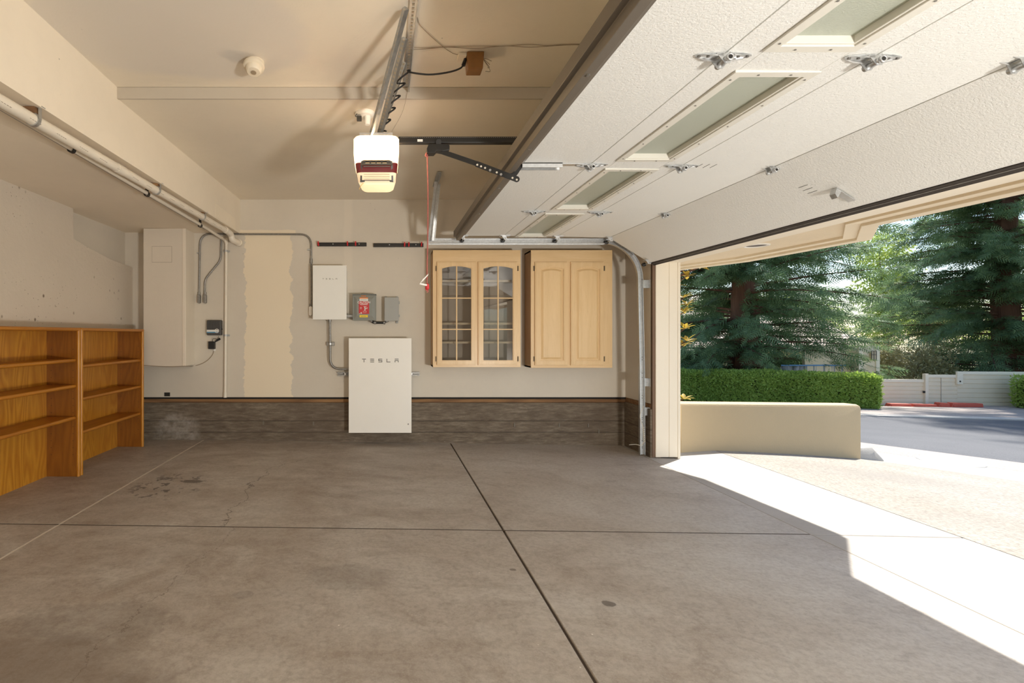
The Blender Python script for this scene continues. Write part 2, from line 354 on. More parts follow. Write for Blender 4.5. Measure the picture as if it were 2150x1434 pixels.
def wood(name, dark, mid, light, axis=2, sc=1.0, rough=0.38, coords='pos', fig=1.0, coat=0.15, flow=0.10):
    t = NT(name); p = t.pos() if coords == 'pos' else t.obj()
    s3 = [1.0, 1.0, 1.0]; s3[axis] = flow
    q = t.map(p, tuple(s3)); cath = t.noise(q, 4.2*sc, 2, 0.4, 0.25)
    bands = t.math('FRACT', t.math('MULTIPLY', cath, 9.0*fig)); bands = t.math('ABSOLUTE', t.math('SUBTRACT', t.math('MULTIPLY', bands, 2.0), 1.0))
    s4 = [1.0, 1.0, 1.0]; s4[axis] = 0.03
    pores = t.noise(t.map(p, tuple(s4)), 160*sc, 3, 0.7); big = t.noise(q, 1.6*sc, 3)
    c = t.mix(bands, mid, light); c = t.mix(t.math('MULTIPLY', t.ramp(big, [(0.35, 1), (0.65, 0)]), 0.5), c, mid)
    c = t.mix(t.math('MULTIPLY', t.ramp(pores, [(0.52, 0), (0.7, 1)]), 0.45), c, dark)
    t.set(c, rough, Coat_Weight=coat, Coat_Roughness=0.25); t.bump(pores, 0.06, 0.002); return t.m
M_OAKV = wood('oak_veneer_vertical', (0.26, 0.085, 0.006), (0.44, 0.165, 0.010), (0.62, 0.285, 0.026), 2, fig=1.6, flow=.17)
M_OAKH = wood('oak_veneer_lengthwise', (0.22, 0.068, 0.005), (0.38, 0.132, 0.009), (0.49, 0.19, 0.016), 1)
M_OAKS = wood('oak_shaded_sides', (0.13, 0.038, 0.004), (0.235, 0.078, 0.007), (0.33, 0.12, 0.012), 2, fig=1.6, flow=.17)  # oak darkened to paint in the shade on the side panels
M_MAPLEV = wood('maple_vertical', (0.55, 0.35, 0.155), (0.69, 0.475, 0.235), (0.745, 0.53, 0.28), 2, 1.2, 0.42, fig=0.6)
M_MAPLEH = wood('maple_horizontal', (0.55, 0.35, 0.155), (0.69, 0.475, 0.235), (0.745, 0.53, 0.28), 0, 1.2, 0.42, fig=0.6)
M_PLY = wood('plain_cabinet_side', (0.33, 0.19, 0.08), (0.46, 0.28, 0.125), (0.52, 0.33, 0.16), 2, 1.5, 0.55, fig=0.5)
M_SILL = wood('old_sill_lumber', (0.06, 0.028, 0.012), (0.18, 0.09, 0.038), (0.33, 0.18, 0.075), 0, 1.0, 0.8, coat=0)
def galv(name='galvanised_steel', col=(0.52, 0.53, 0.53), rough=0.42):
    t = NT(name); v = t.obj(); sp = t.voro(v, 45, out='Distance'); nz = t.noise(v, 30, 3)
    c = t.mix(0.25, t.mix(nz, tuple(a*0.85 for a in col), tuple(min(1, a*1.1) for a in col)), sp, 'SOFT_LIGHT')
    t.set(c, t.math('ADD', t.math('MULTIPLY', nz, 0.2), rough-0.1), 0.85); return t.m
M_GALV = galv(); M_EMT = galv('conduit_steel', (0.31, 0.30, 0.28), 0.48); M_ZINC = galv('zinc_hinge', (0.60, 0.61, 0.61), 0.38)
M_BLACK = simple('black_steel', (0.012, 0.011, 0.010), 0.42); M_RUBBER = simple('black_rubber', (0.015, 0.014, 0.013), 0.6)
M_HOLE = simple('punched_hole', (0.62, 0.57, 0.48), 0.7); M_DARKHOLE = simple('dark_hole', (0.02, 0.018, 0.015), 0.8)
M_PVC = simple('pvc_pipe', (0.80, 0.735, 0.62), 0.38, scale=5); M_PRINT = simple('pipe_print', (0.25, 0.2, 0.15), 0.6)
M_WHITE = simple('white_enamel', (0.88, 0.86, 0.80), 0.32, var=0.02); M_WHITE2 = simple('white_enamel_cool', (0.83, 0.83, 0.785), 0.32, var=0.02)
M_LOGO = simple('grey_lettering', (0.16, 0.15, 0.135), 0.5); M_LOGO2 = simple('pale_grey_lettering', (0.36, 0.35, 0.31), 0.5)
M_BOXGREY = simple('grey_powdercoat', (0.235, 0.245, 0.22), 0.5, var=0.05); M_BOXGREY2 = simple('light_grey_powdercoat', (0.35, 0.355, 0.335), 0.5, var=0.05)
M_RED = simple('caution_red', (0.55, 0.02, 0.025), 0.5, var=0.03); M_ORANGE = simple('label_orange', (0.75, 0.22, 0.04), 0.5); M_YELLOW = simple('label_yellow', (0.85, 0.62, 0.02), 0.5)
M_LBLW = simple('label_white', (0.8, 0.79, 0.75), 0.5, var=0.02); M_REDPL = simple('red_plastic', (0.62, 0.03, 0.035), 0.4)
M_ROPE = simple('red_rope', (0.42, 0.12, 0.10), 0.7, scale=60, var=0.4); M_DKGREY = simple('dark_grey_plastic', (0.075, 0.073, 0.07), 0.45)
M_CORD = simple('tan_cord', (0.32, 0.25, 0.17), 0.6); M_WIRE = simple('cream_wire', (0.62, 0.55, 0.42), 0.6)
M_BLUE = simple('logo_blue', (0.08, 0.30, 0.50), 0.5); M_AMBER = simple('amber_plastic', (0.24, 0.105, 0.022), 0.35, scale=18, var=0.35)
M_DETECT = simple('detector_plastic', (0.74, 0.66, 0.52), 0.45); M_MAROON = simple('maroon_plastic', (0.17, 0.018, 0.022), 0.25)
M_BRASS = simple('antique_hinge', (0.20, 0.15, 0.09), 0.4, 0.6)
def door_skin():
    t = NT('embossed_door_skin'); p = t.pos(); g = t.noise(p, 90, 3, 0.6, 0.6)
    t.set(t.mix(t.noise(p, 2, 4), (0.82, 0.83, 0.80), (0.865, 0.875, 0.85)), 0.48); t.bump(g, 0.55, 0.005); return t.m
M_DOOR = door_skin(); M_DOORTRIM = simple('window_trim_white', (0.76, 0.745, 0.67), 0.45, var=0.02)
M_STRUT = simple('taupe_strut', (0.19, 0.165, 0.135), 0.5, 0.2, coords='pos', scale=3); M_SEAL = simple('dark_brown_seal', (0.035, 0.026, 0.020), 0.6)
def frosted():
    t = NT('frosted_glass'); v = t.pos(); t.set((0.62, 0.66, 0.58), 0.32); t.b.inputs['Specular IOR Level'].default_value = 0.6
    t.bump(t.noise(v, 170, 2), 0.6, 0.003)
    tr = t.n('ShaderNodeBsdfTranslucent', {'Color': (0.75, 0.8, 0.72)}); mx = t.n('ShaderNodeMixShader', {0: 0.35}); t.link(t.b.outputs[0], mx.inputs[1]); t.link(tr.outputs[0], mx.inputs[2]); t.link(mx.outputs[0], t.out.inputs[0]); return t.m
M_FROST = frosted()
def clear_glass():
    t = NT('cabinet_glass'); gl = t.n('ShaderNodeBsdfGlossy', {'Color': (0.9, 0.9, 0.9), 'Roughness': 0.02}); tr = t.n('ShaderNodeBsdfTransparent', {'Color': (0.86, 0.86, 0.85)})
    fr = t.n('ShaderNodeFresnel', {'IOR': 1.5}); mx = t.n('ShaderNodeMixShader', {0: t.math('ADD', fr.outputs[0], 0.015)}); t.link(tr.outputs[0], mx.inputs[1]); t.link(gl.outputs[0], mx.inputs[2]); t.link(mx.outputs[0], t.out.inputs[0]); return t.m
M_GLASS = clear_glass()
def lens_mat():
    t = NT('lit_lamp_lens'); t.set((0.9, 0.82, 0.66), 0.35, Emission_Color=(1.0, 0.76, 0.45), Emission_Strength=1.0); tr = t.n('ShaderNodeBsdfTransparent', {'Color': (1, .93, .8)}); mx = t.n('ShaderNodeMixShader', {0: 0.5}); t.link(t.b.outputs[0], mx.inputs[1]); t.link(tr.outputs[0], mx.inputs[2]); t.link(mx.outputs[0], t.out.inputs[0]); return t.m
M_LENS = lens_mat()
def emit(name, col, s):
    t = NT(name); t.set((0.9, 0.85, 0.7), 0.4, Emission_Color=col, Emission_Strength=s); return t.m
M_BULB = lens_mat(); M_BULB.name = 'lit_bulb'
def leafmat(name, c1, c2, trans=0.35, rough=0.6, isl=True):
    t = NT(name); rnd = t.n('ShaderNodeNewGeometry').outputs['Random Per Island']; nz = t.noise(t.pos(), 0.7, 3)
    f = t.math('ADD', t.math('MULTIPLY', rnd, 0.6), t.math('MULTIPLY', t.ramp(nz, [(0.3, 0), (0.7, 1)]), 0.4))
    c = t.mix(f, c1, c2); t.set(c, rough); tr = t.n('ShaderNodeBsdfTranslucent', {'Color': c}); mx = t.n('ShaderNodeMixShader', {0: trans})
    t.link(t.b.outputs[0], mx.inputs[1]); t.link(tr.outputs[0], mx.inputs[2]); t.link(mx.outputs[0], t.out.inputs[0]); return t.m
M_REDWOOD = leafmat('redwood_needles', (0.095, 0.175, 0.085), (0.27, 0.39, 0.18), 0.42)
M_HEDGE = leafmat('hedge_leaves', (0.26, 0.39, 0.06), (0.54, 0.70, 0.17), 0.5)
M_LIME = leafmat('lime_leaves', (0.30, 0.42, 0.10), (0.58, 0.66, 0.22), 0.55)
M_MAGN = leafmat('golden_leaves', (0.50, 0.27, 0.03), (0.46, 0.42, 0.08), 0.4)
M_BRUSH = leafmat('dry_brush', (0.28, 0.24, 0.11), (0.40, 0.38, 0.18), 0.3)
M_BARK = wood('redwood_bark', (0.05, 0.022, 0.013), (0.12, 0.055, 0.033), (0.18, 0.09, 0.055), 2, 0.8, 0.9, coat=0)
M_FENCE = simple('cream_fence_paint', (0.86, 0.73, 0.52), 0.65, coords='pos', scale=2); M_FENCETRIM = simple('cream_fence_trim', (0.91, 0.81, 0.62), 0.6, coords='pos', scale=2)
M_REDBLK = simple('faded_red_plastic', (0.62, 0.115, 0.07), 0.6, scale=5, var=0.25); M_DRAPE = simple('grey_plastic_sheet', (0.42, 0.41, 0.41), 0.45); M_TAPE = simple('blue_tape', (0.10, 0.30, 0.62), 0.5)
M_SHINGLE = simple('pale_roof_shingle', (0.52, 0.43, 0.37), 0.85, coords='pos', scale=6, var=0.25)

# ================================================================== the setting: garage shell
YW = 6.20; SX = -1.788; LX = -3.12; RX = 2.988; OX = 3.29; HZ = 2.135; YO = 5.56; YN = 0.50
CURBZ = 0.49; DRYZ = 0.557
ceil = bx(SX, RX+0.3, -4.8, 3.36, 2.99, 3.25)
ceil.hexa([(SX,3.36,2.917),(RX+.3,3.36,2.917),(RX+.3,YW+.2,3.013),(SX,YW+.2,3.013),(SX,3.36,3.25),(RX+.3,3.36,3.25),(RX+.3,YW+.2,3.25),(SX,YW+.2,3.25)])
struct(ceil.build('ceiling', M_CEIL), 'cream painted drywall ceiling of the garage')
struct(bx(SX, RX, 3.344, 3.36, 2.912, 2.988).build('trim_1', paint('beam_shaded_paint', (0.50, 0.445, 0.365)), bevel=0.002), 'narrow beige board across the ceiling at its step')  # beige toned down further to hold the shade on its face
so = lambda y: 2.587-0.0183*(6.2-y)
s_ = MB().hexa([(-3.4,-4.8,2.60),(SX,-4.8,so(-4.8)),(SX,YW+.2,so(YW)),(-3.4,YW+.2,2.60),(-3.4,-4.8,3.25),(SX,-4.8,3.25),(SX,YW+.2,3.25),(-3.4,YW+.2,3.25)])
struct(s_.build('ceiling_soffit', M_SOFF), 'deep cream boxed soffit running along the left ceiling')
struct(bx(SX+0.001, SX+0.004, 5.28, 5.98, 2.58, 2.72).build('trim_2', paint('soffit_touch_up', (0.86, 0.77, 0.62))), 'paler square of touch up paint on the soffit end')
struct(bx(-3.4, RX+.02, YW, YW+0.016, DRYZ, 3.1).build('wall_back', M_WALL), 'beige drywall of the back wall with a cream unpainted strip')
struct(bx(-3.4, OX, YW+0.03, YW+0.2, -0.2, 3.1).build('wall_back_framing', M_DARKHOLE), 'dark gap behind the lower edge of the drywall')
struct(bx(-3.2, RX+.03, YW+0.012, YW+0.05, CURBZ, DRYZ-0.026).build('trim_3', M_SILL, bevel=0.003), 'brown sill plate lumber exposed along the back wall')
curb = bx(-3.4, RX+.0, YW-0.014, YW+0.1, -0.2, CURBZ)
struct(curb.build('wall_back_curb', M_CURB, bevel=0.006), 'stained board formed concrete foundation curb under the back wall')
struct(bx(RX-0.02, RX+.1, YO+0.02, YW-0.013, -0.2, CURBZ+0.01).build('wall_right_curb', M_CURB, bevel=0.006), 'stained concrete foundation curb turning along the right wall')
struct(bx(RX+0.004, RX+.05, YO+0.02, YW, CURBZ+0.01, DRYZ-0.005).build('trim_4', M_SILL, bevel=0.003), 'short exposed sill plate by the door track')
# left wall: concrete stem wall with a broken upper edge, recessed drywall above it
struct(bx(-3.5, -3.215, -4.8, YW, -0.2, 2.7).build('wall_left', M_WALL2), 'recessed beige drywall above the left concrete wall')
prof = [(-4.8,-0.2),(-4.8,2.62),(5.02,2.62),(5.02,2.30),(5.35,2.24),(5.7,2.195),(YW,2.165),(YW,-0.2)]
struct(MB().prism([(-3.22,y,z) for y, z in prof], (0.10,0,0)).build('wall_left_concrete', M_LCON, bevel=0.004), 'painted pitted concrete wall behind the bookshelves')
struct(bx(-3.5, OX, -5.0, -4.8, -0.2, 3.25).build('wall_rear', M_WALL2))
wr = MB(); wr.box(RX, OX-.02, YO+.04, YW+.2, DRYZ, 3.25); wr.box(RX, OX-.02, -4.8, YO+.04, HZ+.03, 3.25)
wr.box(RX, OX-.02, -0.35, YN, -0.2, HZ+.04); wr.box(RX, OX-.02, -4.9, -4.5, -0.2, HZ+.04)  # gap between these piers is an unseen second opening added for daylight
struct(wr.build('wall_right', M_WALL2), 'beige drywall return beside the garage opening')
jb = struct(bx(RX+0.03, 3.165, YO, YO+.05, -0.03, HZ+.02).build('trim_5', M_JAMB, bevel=0.004), 'cream painted jamb of the garage opening')
bx(3.165, OX-.03, YO-.003, YO+.05, -0.03, HZ+.02).build('board', M_JAMB, jb, bevel=0.005)
bx(OX-.03, OX, YO-.006, YW+.25, -0.06, HZ+.3).build('corner_board', M_JAMB, jb, bevel=0.004)
bx(RX, RX+0.031, YO+.012, YO+.05, -0.03, HZ+.02).build('stop', simple('brown_door_stop', (0.17, 0.10, 0.06), 0.6), jb, bevel=0.002)
hd = struct(bx(RX+0.03, OX, -4.8, YO+.04, HZ, HZ+.035).build('trim_6', M_JAMB, bevel=0.004), 'cream head board over the garage opening')
bx(RX, RX+0.03, -4.8, YO+.04, HZ+.004, HZ+.035).build('stop', M_SEAL, hd)
bx(OX-.03, OX+.0, -4.8, YO+.0, HZ+.035, 3.2).build('fascia', M_JAMB, hd)
# exterior soffit with stepped edge boards
EAVE = [(3.77,-5.0),(3.75,3.79),(4.25,4.36),(4.15,5.69),(3.82,6.45),(3.36,7.5)]
def offset(pl, d):
    out = []
    for i, p in enumerate(pl):
        p = Vector(p); nn = []
        if i > 0: e = (p-Vector(pl[i-1])).normalized(); nn.append(Vector((-e.y, e.x)))
        if i < len(pl)-1: e = (Vector(pl[i+1])-p).normalized(); nn.append(Vector((-e.y, e.x)))
        m = sum(nn, Vector((0,0))).normalized(); out.append(tuple(p + m*(d/max(0.3, m.dot(nn[0])))))
    return out
ZS = 2.16
ef = [(3.2,-5.0)] + EAVE + [(3.2,7.5)]
es = struct(MB().prism([(x,y,ZS+.045) for x, y in ef], (0,0,0.35)).build('eave_soffit', M_SOFFIT_EXT), 'stucco underside of the roof eave outside')
def edge_boards(a, b, z0, z1, name):
    A, B = offset(EAVE, a), offset(EAVE, b)
    for i in range(len(EAVE)-1):
        q = [A[i], A[i+1], B[i+1], B[i]]
        MB().prism([(x,y,z0) for x, y in q], (0,0,z1-z0)).build(name, M_TRIM, es, bevel=0.003)
edge_boards(0.0, 0.10, ZS, ZS+.40, 'edge_board'); edge_boards(0.10, 0.19, ZS+.022, ZS+.05, 'edge_moulding')
edge_boards(-0.035, 0.0, ZS+.10, ZS+.40, 'crown_board')
rl = thing('recessed_light', P(1588,522,4.87), 'round recessed light set in the eave soffit outside the door', 'light')
c_ = ORG[rl]; cz = Vector((c_.x, c_.y, ZS+.045))
MB().lathe(cz, [(0.080,0.0),(0.098,-0.012),(0.110,-0.008),(0.112,0.002)], 28).build('trim_ring', M_WHITE, rl, smooth=True)
MB().lathe(cz+Vector((0,0,-.0015)), [(0.001,0),(0.082,0),(0.082,-0.003),(0.001,-0.003)], 28).build('baffle', simple('grey_baffle', (0.12, 0.10, 0.085), 0.5), rl)

# floor: slabs with real joints
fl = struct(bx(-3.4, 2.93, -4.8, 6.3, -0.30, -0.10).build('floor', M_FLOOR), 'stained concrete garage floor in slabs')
xs = [(-3.4,-2.2425),(-2.2285,0.811),(0.827,2.925)]; ys = [(-4.8,0.598),(0.602,3.431),(3.442,6.3)]
for a, b in xs:
    for c, d in ys:
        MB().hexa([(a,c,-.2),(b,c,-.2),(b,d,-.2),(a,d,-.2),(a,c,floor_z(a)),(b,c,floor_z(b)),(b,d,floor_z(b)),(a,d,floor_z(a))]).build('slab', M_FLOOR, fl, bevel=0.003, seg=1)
for c, d in ys:
    MB().hexa([(-2.2425,c,-.1),(-2.2285,c,-.1),(-2.2285,d,-.1),(-2.2425,d,-.1),(-2.2425,c,.0285),(-2.2285,c,.0285),(-2.2285,d,.0285),(-2.2425,d,.0285)]).build('joint_filler', simple('pale_joint_filler', (0.66, 0.60, 0.52), 0.7), fl)
for a, b in xs:
    MB().hexa([(a,3.430,-.1),(b,3.430,-.1),(b,3.443,-.1),(a,3.443,-.1)]+[(a,3.430,floor_z(a)-.0005),(b,3.430,floor_z(b)-.0005),(b,3.443,floor_z(b)-.0005),(a,3.443,floor_z(a)-.0005)]).build('joint_filler', simple('dark_joint_filler', (0.075, 0.055, 0.042), 0.8), fl)
for c, d in ys:
    bx(0.8108, 0.8272, c, d, -.1, -.022).build('joint_filler', simple('dark_joint_filler', (0.075, 0.055, 0.042), 0.8), fl)

# ================================================================== outdoors: ground
ZA0, ZA1, XA = -0.040, -0.062, 3.98
ap = struct(bx(2.5, XA, -6, 7.4, -0.5, -0.12).build('apron', M_APRON), 'smooth concrete apron outside the garage opening')
for c, d in [(-6, 3.433), (3.440, 7.4)]:
    MB().hexa([(2.932,c,-.3),(XA-.004,c,-.3),(XA-.004,d,-.3),(2.932,d,-.3),(2.932,c,ZA0),(XA-.004,c,ZA1),(XA-.004,d,ZA1),(2.932,d,ZA0)]).build('slab', M_APRON, ap, bevel=0.004, seg=1)
def nline(y, d): return (d-0.6*y)/0.8
dv = MB(); N = 28; yy = [-6+14.2*i/N for i in range(N+1)]
rows = []
for y in yy:
    xg = max(nline(y, 9.55), XA+0.3); r_ = []
    for k in range(9):
        t_ = k/8; r_.append((XA+(xg-XA)*t_, y, ZA1+(-0.40-ZA1)*t_))
    rows.append(r_)
vv = [p for r_ in rows for p in r_]; ff = [(i*9+k, i*9+k+1, (i+1)*9+k+1, (i+1)*9+k) for i in range(N) for k in range(8)]
dv.add(vv, ff); struct(dv.build('driveway', M_DRIVE, smooth=True), 'exposed aggregate driveway sloping to the street')
def strip(d0, z0, d1, z1, y0=-8, y1=9.2):
    return MB().quad((nline(y0,d0),y0,z0),(nline(y0,d1),y0,z1),(nline(y1,d1),y1,z1),(nline(y1,d0),y1,z0))
gt = struct(strip(9.55,-0.405,10.45,-0.435).build('gutter', M_GUTTER), 'pale concrete gutter strip along the street')
strip(10.47,-0.437,11.15,-0.432).build('gutter_pan', M_WALK, gt)
rd = MB().add([(nline(-8,11.15),-8,-.434),(nline(9.2,11.15),9.2,-.434),(3.6,12.6,-.50),(8,12.3,-.56),(14.2,11.2,-.58),(30,8.5,-.6),(45,-8,-.6)], [(0,1,2,3,4,5,6)])
struct(rd.build('road', M_ROAD), 'grey asphalt street partly in tree shade')
sw = MB().add([(3.6,12.6,-.48),(8,12.3,-.54),(14.2,11.2,-.56),(30,8.5,-.58),(45,12,-.7),(22,14.6,-.76),(14,14.9,-.76),(3,16,-.76)], [(0,1,2,3,4,5,6,7)])
struct(sw.build('sidewalk', M_WALK), 'pinkish aggregate walk on the far side of the street')
ck = MB()
for a, b in [((8,12.3,-.56),(14.2,11.2,-.58)),((14.2,11.2,-.58),(30,8.5,-.60))]: ck.beam(a, b, 0.30, 0.06)
struct(ck.build('street_curb', M_GUTTER), 'pale rolled curb on the far side of the street')
yd = MB().add([(2.9,5.9,-.09),(4.2,6.4,-.11),(6.4,6.95,-.40),(6.6,7.3,-.45),(3.2,12.9,-.5),(-6,14,-.4),(-6,6.3,-.15)], [(0,1,2,3,4,5,6)])
struct(yd.build('planting_bed', M_SOIL), 'dark soil planting bed behind the low wall')
tb = MB(); G = 40
def terr(x, y): return -1.0 + max(0, y-15.2)*0.012 - max(0, 15-y)*0.05 + 0.25*mnoise.noise(Vector((x*.12, y*.12, 0)))*(1 if y > 16 else 0)
gx = [-40+i*130/G for i in range(G+1)]; gy = [-20+i*110/G for i in range(G+1)]
tb.add([(x,y,terr(x,y)) for y in gy for x in gx], [(j*(G+1)+i, j*(G+1)+i+1, (j+1)*(G+1)+i+1, (j+1)*(G+1)+i) for j in range(G) for i in range(G)])
struct(tb.build('hillside', M_DRYHILL, smooth=True), 'dry grassy ground beyond the fence')
# low stucco wall with rounded top edges
A_, B_ = Vector((3.45,5.97,0)), Vector((6.42,6.86,0)); dw = (B_-A_).normalized(); nw = Vector((dw.y,-dw.x,0)); lw = MB(); rings = []
L = (B_-A_).length
for s0, ins in [(0,0.0),(L-0.05,0.0),(L-0.015,0.012),(L,0.045)]:
    t_ = s0/L; zt = 0.53+(0.385-0.53)*t_ - ins*0.8; zb = -0.5; c = A_+dw*s0; w = 0.11-ins*0.6; r_ = 0.04
    pr = [(-w,zb),(-w,zt-r_),(-w+.012,zt-.012),(-w+r_,zt),(w-r_,zt),(w-.012,zt-.012),(w,zt-r_),(w,zb)]
    rings.append([Vector((c.x,c.y,0))+nw*(-u)+Vector((0,0,z)) for u, z in pr])
tag(lw.loft(rings).build('low_wall', M_STUCCO, smooth=True), 'low tan stucco wall with rounded top beside the driveway', 'wall')
kb = MB(); ks = [(-.07,-.5),(-.07,-.27),(-.05,-.235),(.05,-.235),(.08,-.28),(.10,-.5)]
k0 = Vector((6.43,6.87,0)); k1 = k0+Vector((.42,.08,0))
kb.loft([[k0+nw*u+Vector((0,0,z+.02)) for u, z in ks],[k0.lerp(k1,.6)+nw*u+Vector((0,0,z+.015)) for u, z in ks],[k1+nw*u+Vector((0,0,z-.13 if z > -.4 else z)) for u, z in ks]])
tag(kb.build('curb_end', M_GUTTER, smooth=True), 'short concrete curb stub at the end of the low wall', 'curb')
mc = P(1995,968,6.95)
tag(MB().lathe((mc[0],mc[1],-0.437), [(0.001,0),(0.30,0),(0.31,0.004),(0.33,0.006),(0.33,0.012),(0.29,0.016),(0.001,0.016)], 32).build('utility_cover', simple('pale_cover', (0.50, 0.48, 0.44), 0.7)), 'pale round utility cover in the gutter', 'cover')

# ================================================================== garage door
CZ = 2.425; YE, YS = 5.53, 0.66; T = 0.045
door = struct(thing('door_1', (1.9, 3.1, CZ), 'white sectional garage door rolled up under the ceiling', 'door'))
del door['category']
J = [(0.80, CZ), (1.32, CZ), (1.905, CZ-.008), (2.484, CZ-.02), (2.935, 2.125)]   # joints (x, z), inner face
YC = 3.20; BAY = 1.215
wy = [(YC+(k-1.5)*BAY-0.535, YC+(k-1.5)*BAY+0.535) for k in range(4)]; wx = (1.445, 1.80)
for i in range(4):
    (x0, z0), (x1, z1) = J[i], J[i+1]; d = Vector((x1-x0, 0, z1-z0)).normalized(); n = Vector((-d.z, 0, d.x)); g = 0.0022
    a = Vector((x0,0,z0))+d*g; b = Vector((x1,0,z1))-d*g
    m = MB()
    def slab(u0, u1, y0, y1):
        p0 = a+d*u0; p1 = a+d*u1; q = lambda p,y,t: Vector((p.x,y,p.z))+n*t
        m.hexa([q(p0,y0,0),q(p1,y0,0),q(p1,y1,0),q(p0,y1,0),q(p0,y0,T),q(p1,y0,T),q(p1,y1,T),q(p0,y1,T)])
    LL = (b-a).length
    if i != 1: slab(0, LL, YS, YE)
    else:
        u0, u1 = wx[0]-a.x+.012, wx[1]-a.x-.012
        slab(0, u0, YS, YE); slab(u1, LL, YS, YE)
        e = [YS] + [v for w in wy for v in (w[0]+.012, w[1]-.012)] + [YE]
        for k in range(0, len(e), 2): slab(u0, u1, e[k], e[k+1])
    m.build('section', M_DOOR, door, bevel=0.0015, seg=1)
for y0, y1 in wy:
    x0, x1 = wx; zb = CZ-.005; fr = MB()
    ro = [(x0,y0,zb-.006),(x1,y0,zb-.006),(x1,y1,zb-.006),(x0,y1,zb-.006)]; w = .040
    ri = [(x0+w,y0+w,zb-.006),(x1-w,y0+w,zb-.006),(x1-w,y1-w,zb-.006),(x0+w,y1-w,zb-.006)]
    fr.ring_prism(ro, ri, (0,0,.010)); w2 = .052
    r2 = [(x0+w2,y0+w2,zb),(x1-w2,y0+w2,zb),(x1-w2,y1-w2,zb),(x0+w2,y1-w2,zb)]
    fr.ring_prism([(x0+.010,y0+.010,zb),(x1-.010,y0+.010,zb),(x1-.010,y1-.010,zb),(x0+.010,y1-.010,zb)], r2, (0,0,.05))
    f_ = fr.build('window_frame', M_DOORTRIM, door, bevel=0.0015, seg=1)
    bx(x0+.03, x1-.03, y0+.03, y1-.03, zb+.028, zb+.034).build('pane', M_FROST, f_)
    sc = MB()
    for k in range(5):
        y = y0+.06+(y1-y0-.12)*k/4
        for x in (x0+.02, x1-.02): sc.cyl((x,y,zb-.009),(x,y,zb-.004),.004,8)
    for x in (x0+.11, x1-.11):
        for y in (y0+.02, y1-.02): sc.cyl((x,y,zb-.009),(x,y,zb-.004),.004,8)
    sc.build('screw', M_EMT, f_)['kind'] = 'stuff'
# hinges on the three joints
def hinge_mesh():
    m = MB(); h = 0.019
    for s in (-1, 1):     # tapered leaves with rims
        m.prism([(s*.012,-h,-.003),(s*.045,-h,-.003),(s*.088,-.008,-.003),(s*.095,0,-.003),(s*.088,.008,-.003),(s*.045,h,-.003),(s*.012,h,-.003)], (0,0,.003))
        m.prism([(s*.012,-h,-.012),(s*.05,-h,-.010),(s*.088,-.009,-.003),(s*.012,-h,-.003)], (0,.002,0)); m.prism([(s*.012,h,-.012),(s*.05,h,-.010),(s*.088,.009,-.003),(s*.012,h,-.003)], (0,-.002,0))
    for y in (-h, h-.002): m.prism([(-.035,y,-.002),(.03,y,-.002),(.012,y,-.034),(-.008,y,-.036)], (0,.002,0))
    return m
h0 = hinge_mesh().build('hinge_proto', M_ZINC, origin=(0,0,0))
pin = MB().cyl((0.002,-.032,-.022),(0.002,.032,-.022),.0105,14); pin.ring_prism([(0.002+.012*math.cos(a),-.034,-.022+.012*math.sin(a)) for a in np.linspace(0,2*math.pi,14,False)],[(0.002+.007*math.cos(a),-.034,-.022+.007*math.sin(a)) for a in np.linspace(0,2*math.pi,14,False)],(0,.008,0))
p0 = pin.build('pin_proto', M_ZINC, origin=(0,0,0), smooth=True)
core = MB().cyl((0.002,-.0345,-.022),(0.002,-.030,-.022),.006,10).build('core_proto', M_DARKHOLE, origin=(0,0,0))
screws = MB()
for sx in (-.08,-.05,.05,.08): screws.cyl((sx,0,-.007),(sx,0,-.002),.005,8)
sc0 = screws.build('screw_proto', M_EMT, origin=(0,0,0))
for ji in (1,2,3):
    for y in (YC-BAY*1.03, YC, YC+BAY, 0.72):
        x, z = J[ji]; hg = place(h0, 'hinge', door, (x, y, z-.001)); tilt = 0.0
        if ji == 3: tilt = R(13)
        hg.scale = (1.18,1.18,1.18); hg.rotation_euler = (0, tilt, 0)
        for pr, nm in ((p0,'hinge_pin'),(core,'pin_bore'),(sc0,'screw')):
            o = bpy.data.objects.new(nm, pr.data); COL.objects.link(o); o.parent = hg
# end roller brackets at the far edge
for (x, z) in [(0.86,CZ)]+J[1:4]+[(2.905,2.155)]:
    m = bx(x-.05,x+.06,YE-.06,YE-.005,z-.008,z-.001); m.prism([(x-.03,YE-.03,z-.002),(x+.02,YE-.03,z-.002),(x+.03,YE-.03,z-.045),(x+.0,YE-.03,z-.045)],(0,.003,0))
    m.cyl((x+.015,YE-.05,z-.034),(x+.015,YE+.09,z-.034),.006,10)
    b_ = m.build('roller_bracket', M_ZINC, door)
    MB().lathe((x+.015,YE+.085,z-.034), [(0.008,0),(0.022,0.002),(0.022,0.02),(0.008,0.022)], 18, (0,1,0)).build('roller', M_BLACK, b_, smooth=True)
st = MB()       # hat shaped stiffening strut along the top edge
pf = [(0.765,CZ+.05),(0.765,CZ-.012),(0.79,CZ-.014),(0.795,CZ-.050),(0.835,CZ-.052),(0.850,CZ-.006),(0.885,CZ-.004),(0.885,CZ+.003),(0.80,CZ+.05)]
st.prism([(x,YS,z) for x, z in pf], (0,YE-YS,0)); so_ = st.build('strut', M_STRUT, door, bevel=0.002)
for y in (1.25,2.0,2.8,3.55,4.3,5.0): MB().cyl((0.815,y,CZ-.056),(0.815,y,CZ-.050),.008,8).build('bolt', M_EMT, so_)
(x3,z3),(x4,z4) = J[3],J[4]; d = Vector((x4-x3,0,z4-z3)).normalized(); n = Vector((-d.z,0,d.x)); e = Vector((x4,0,z4))
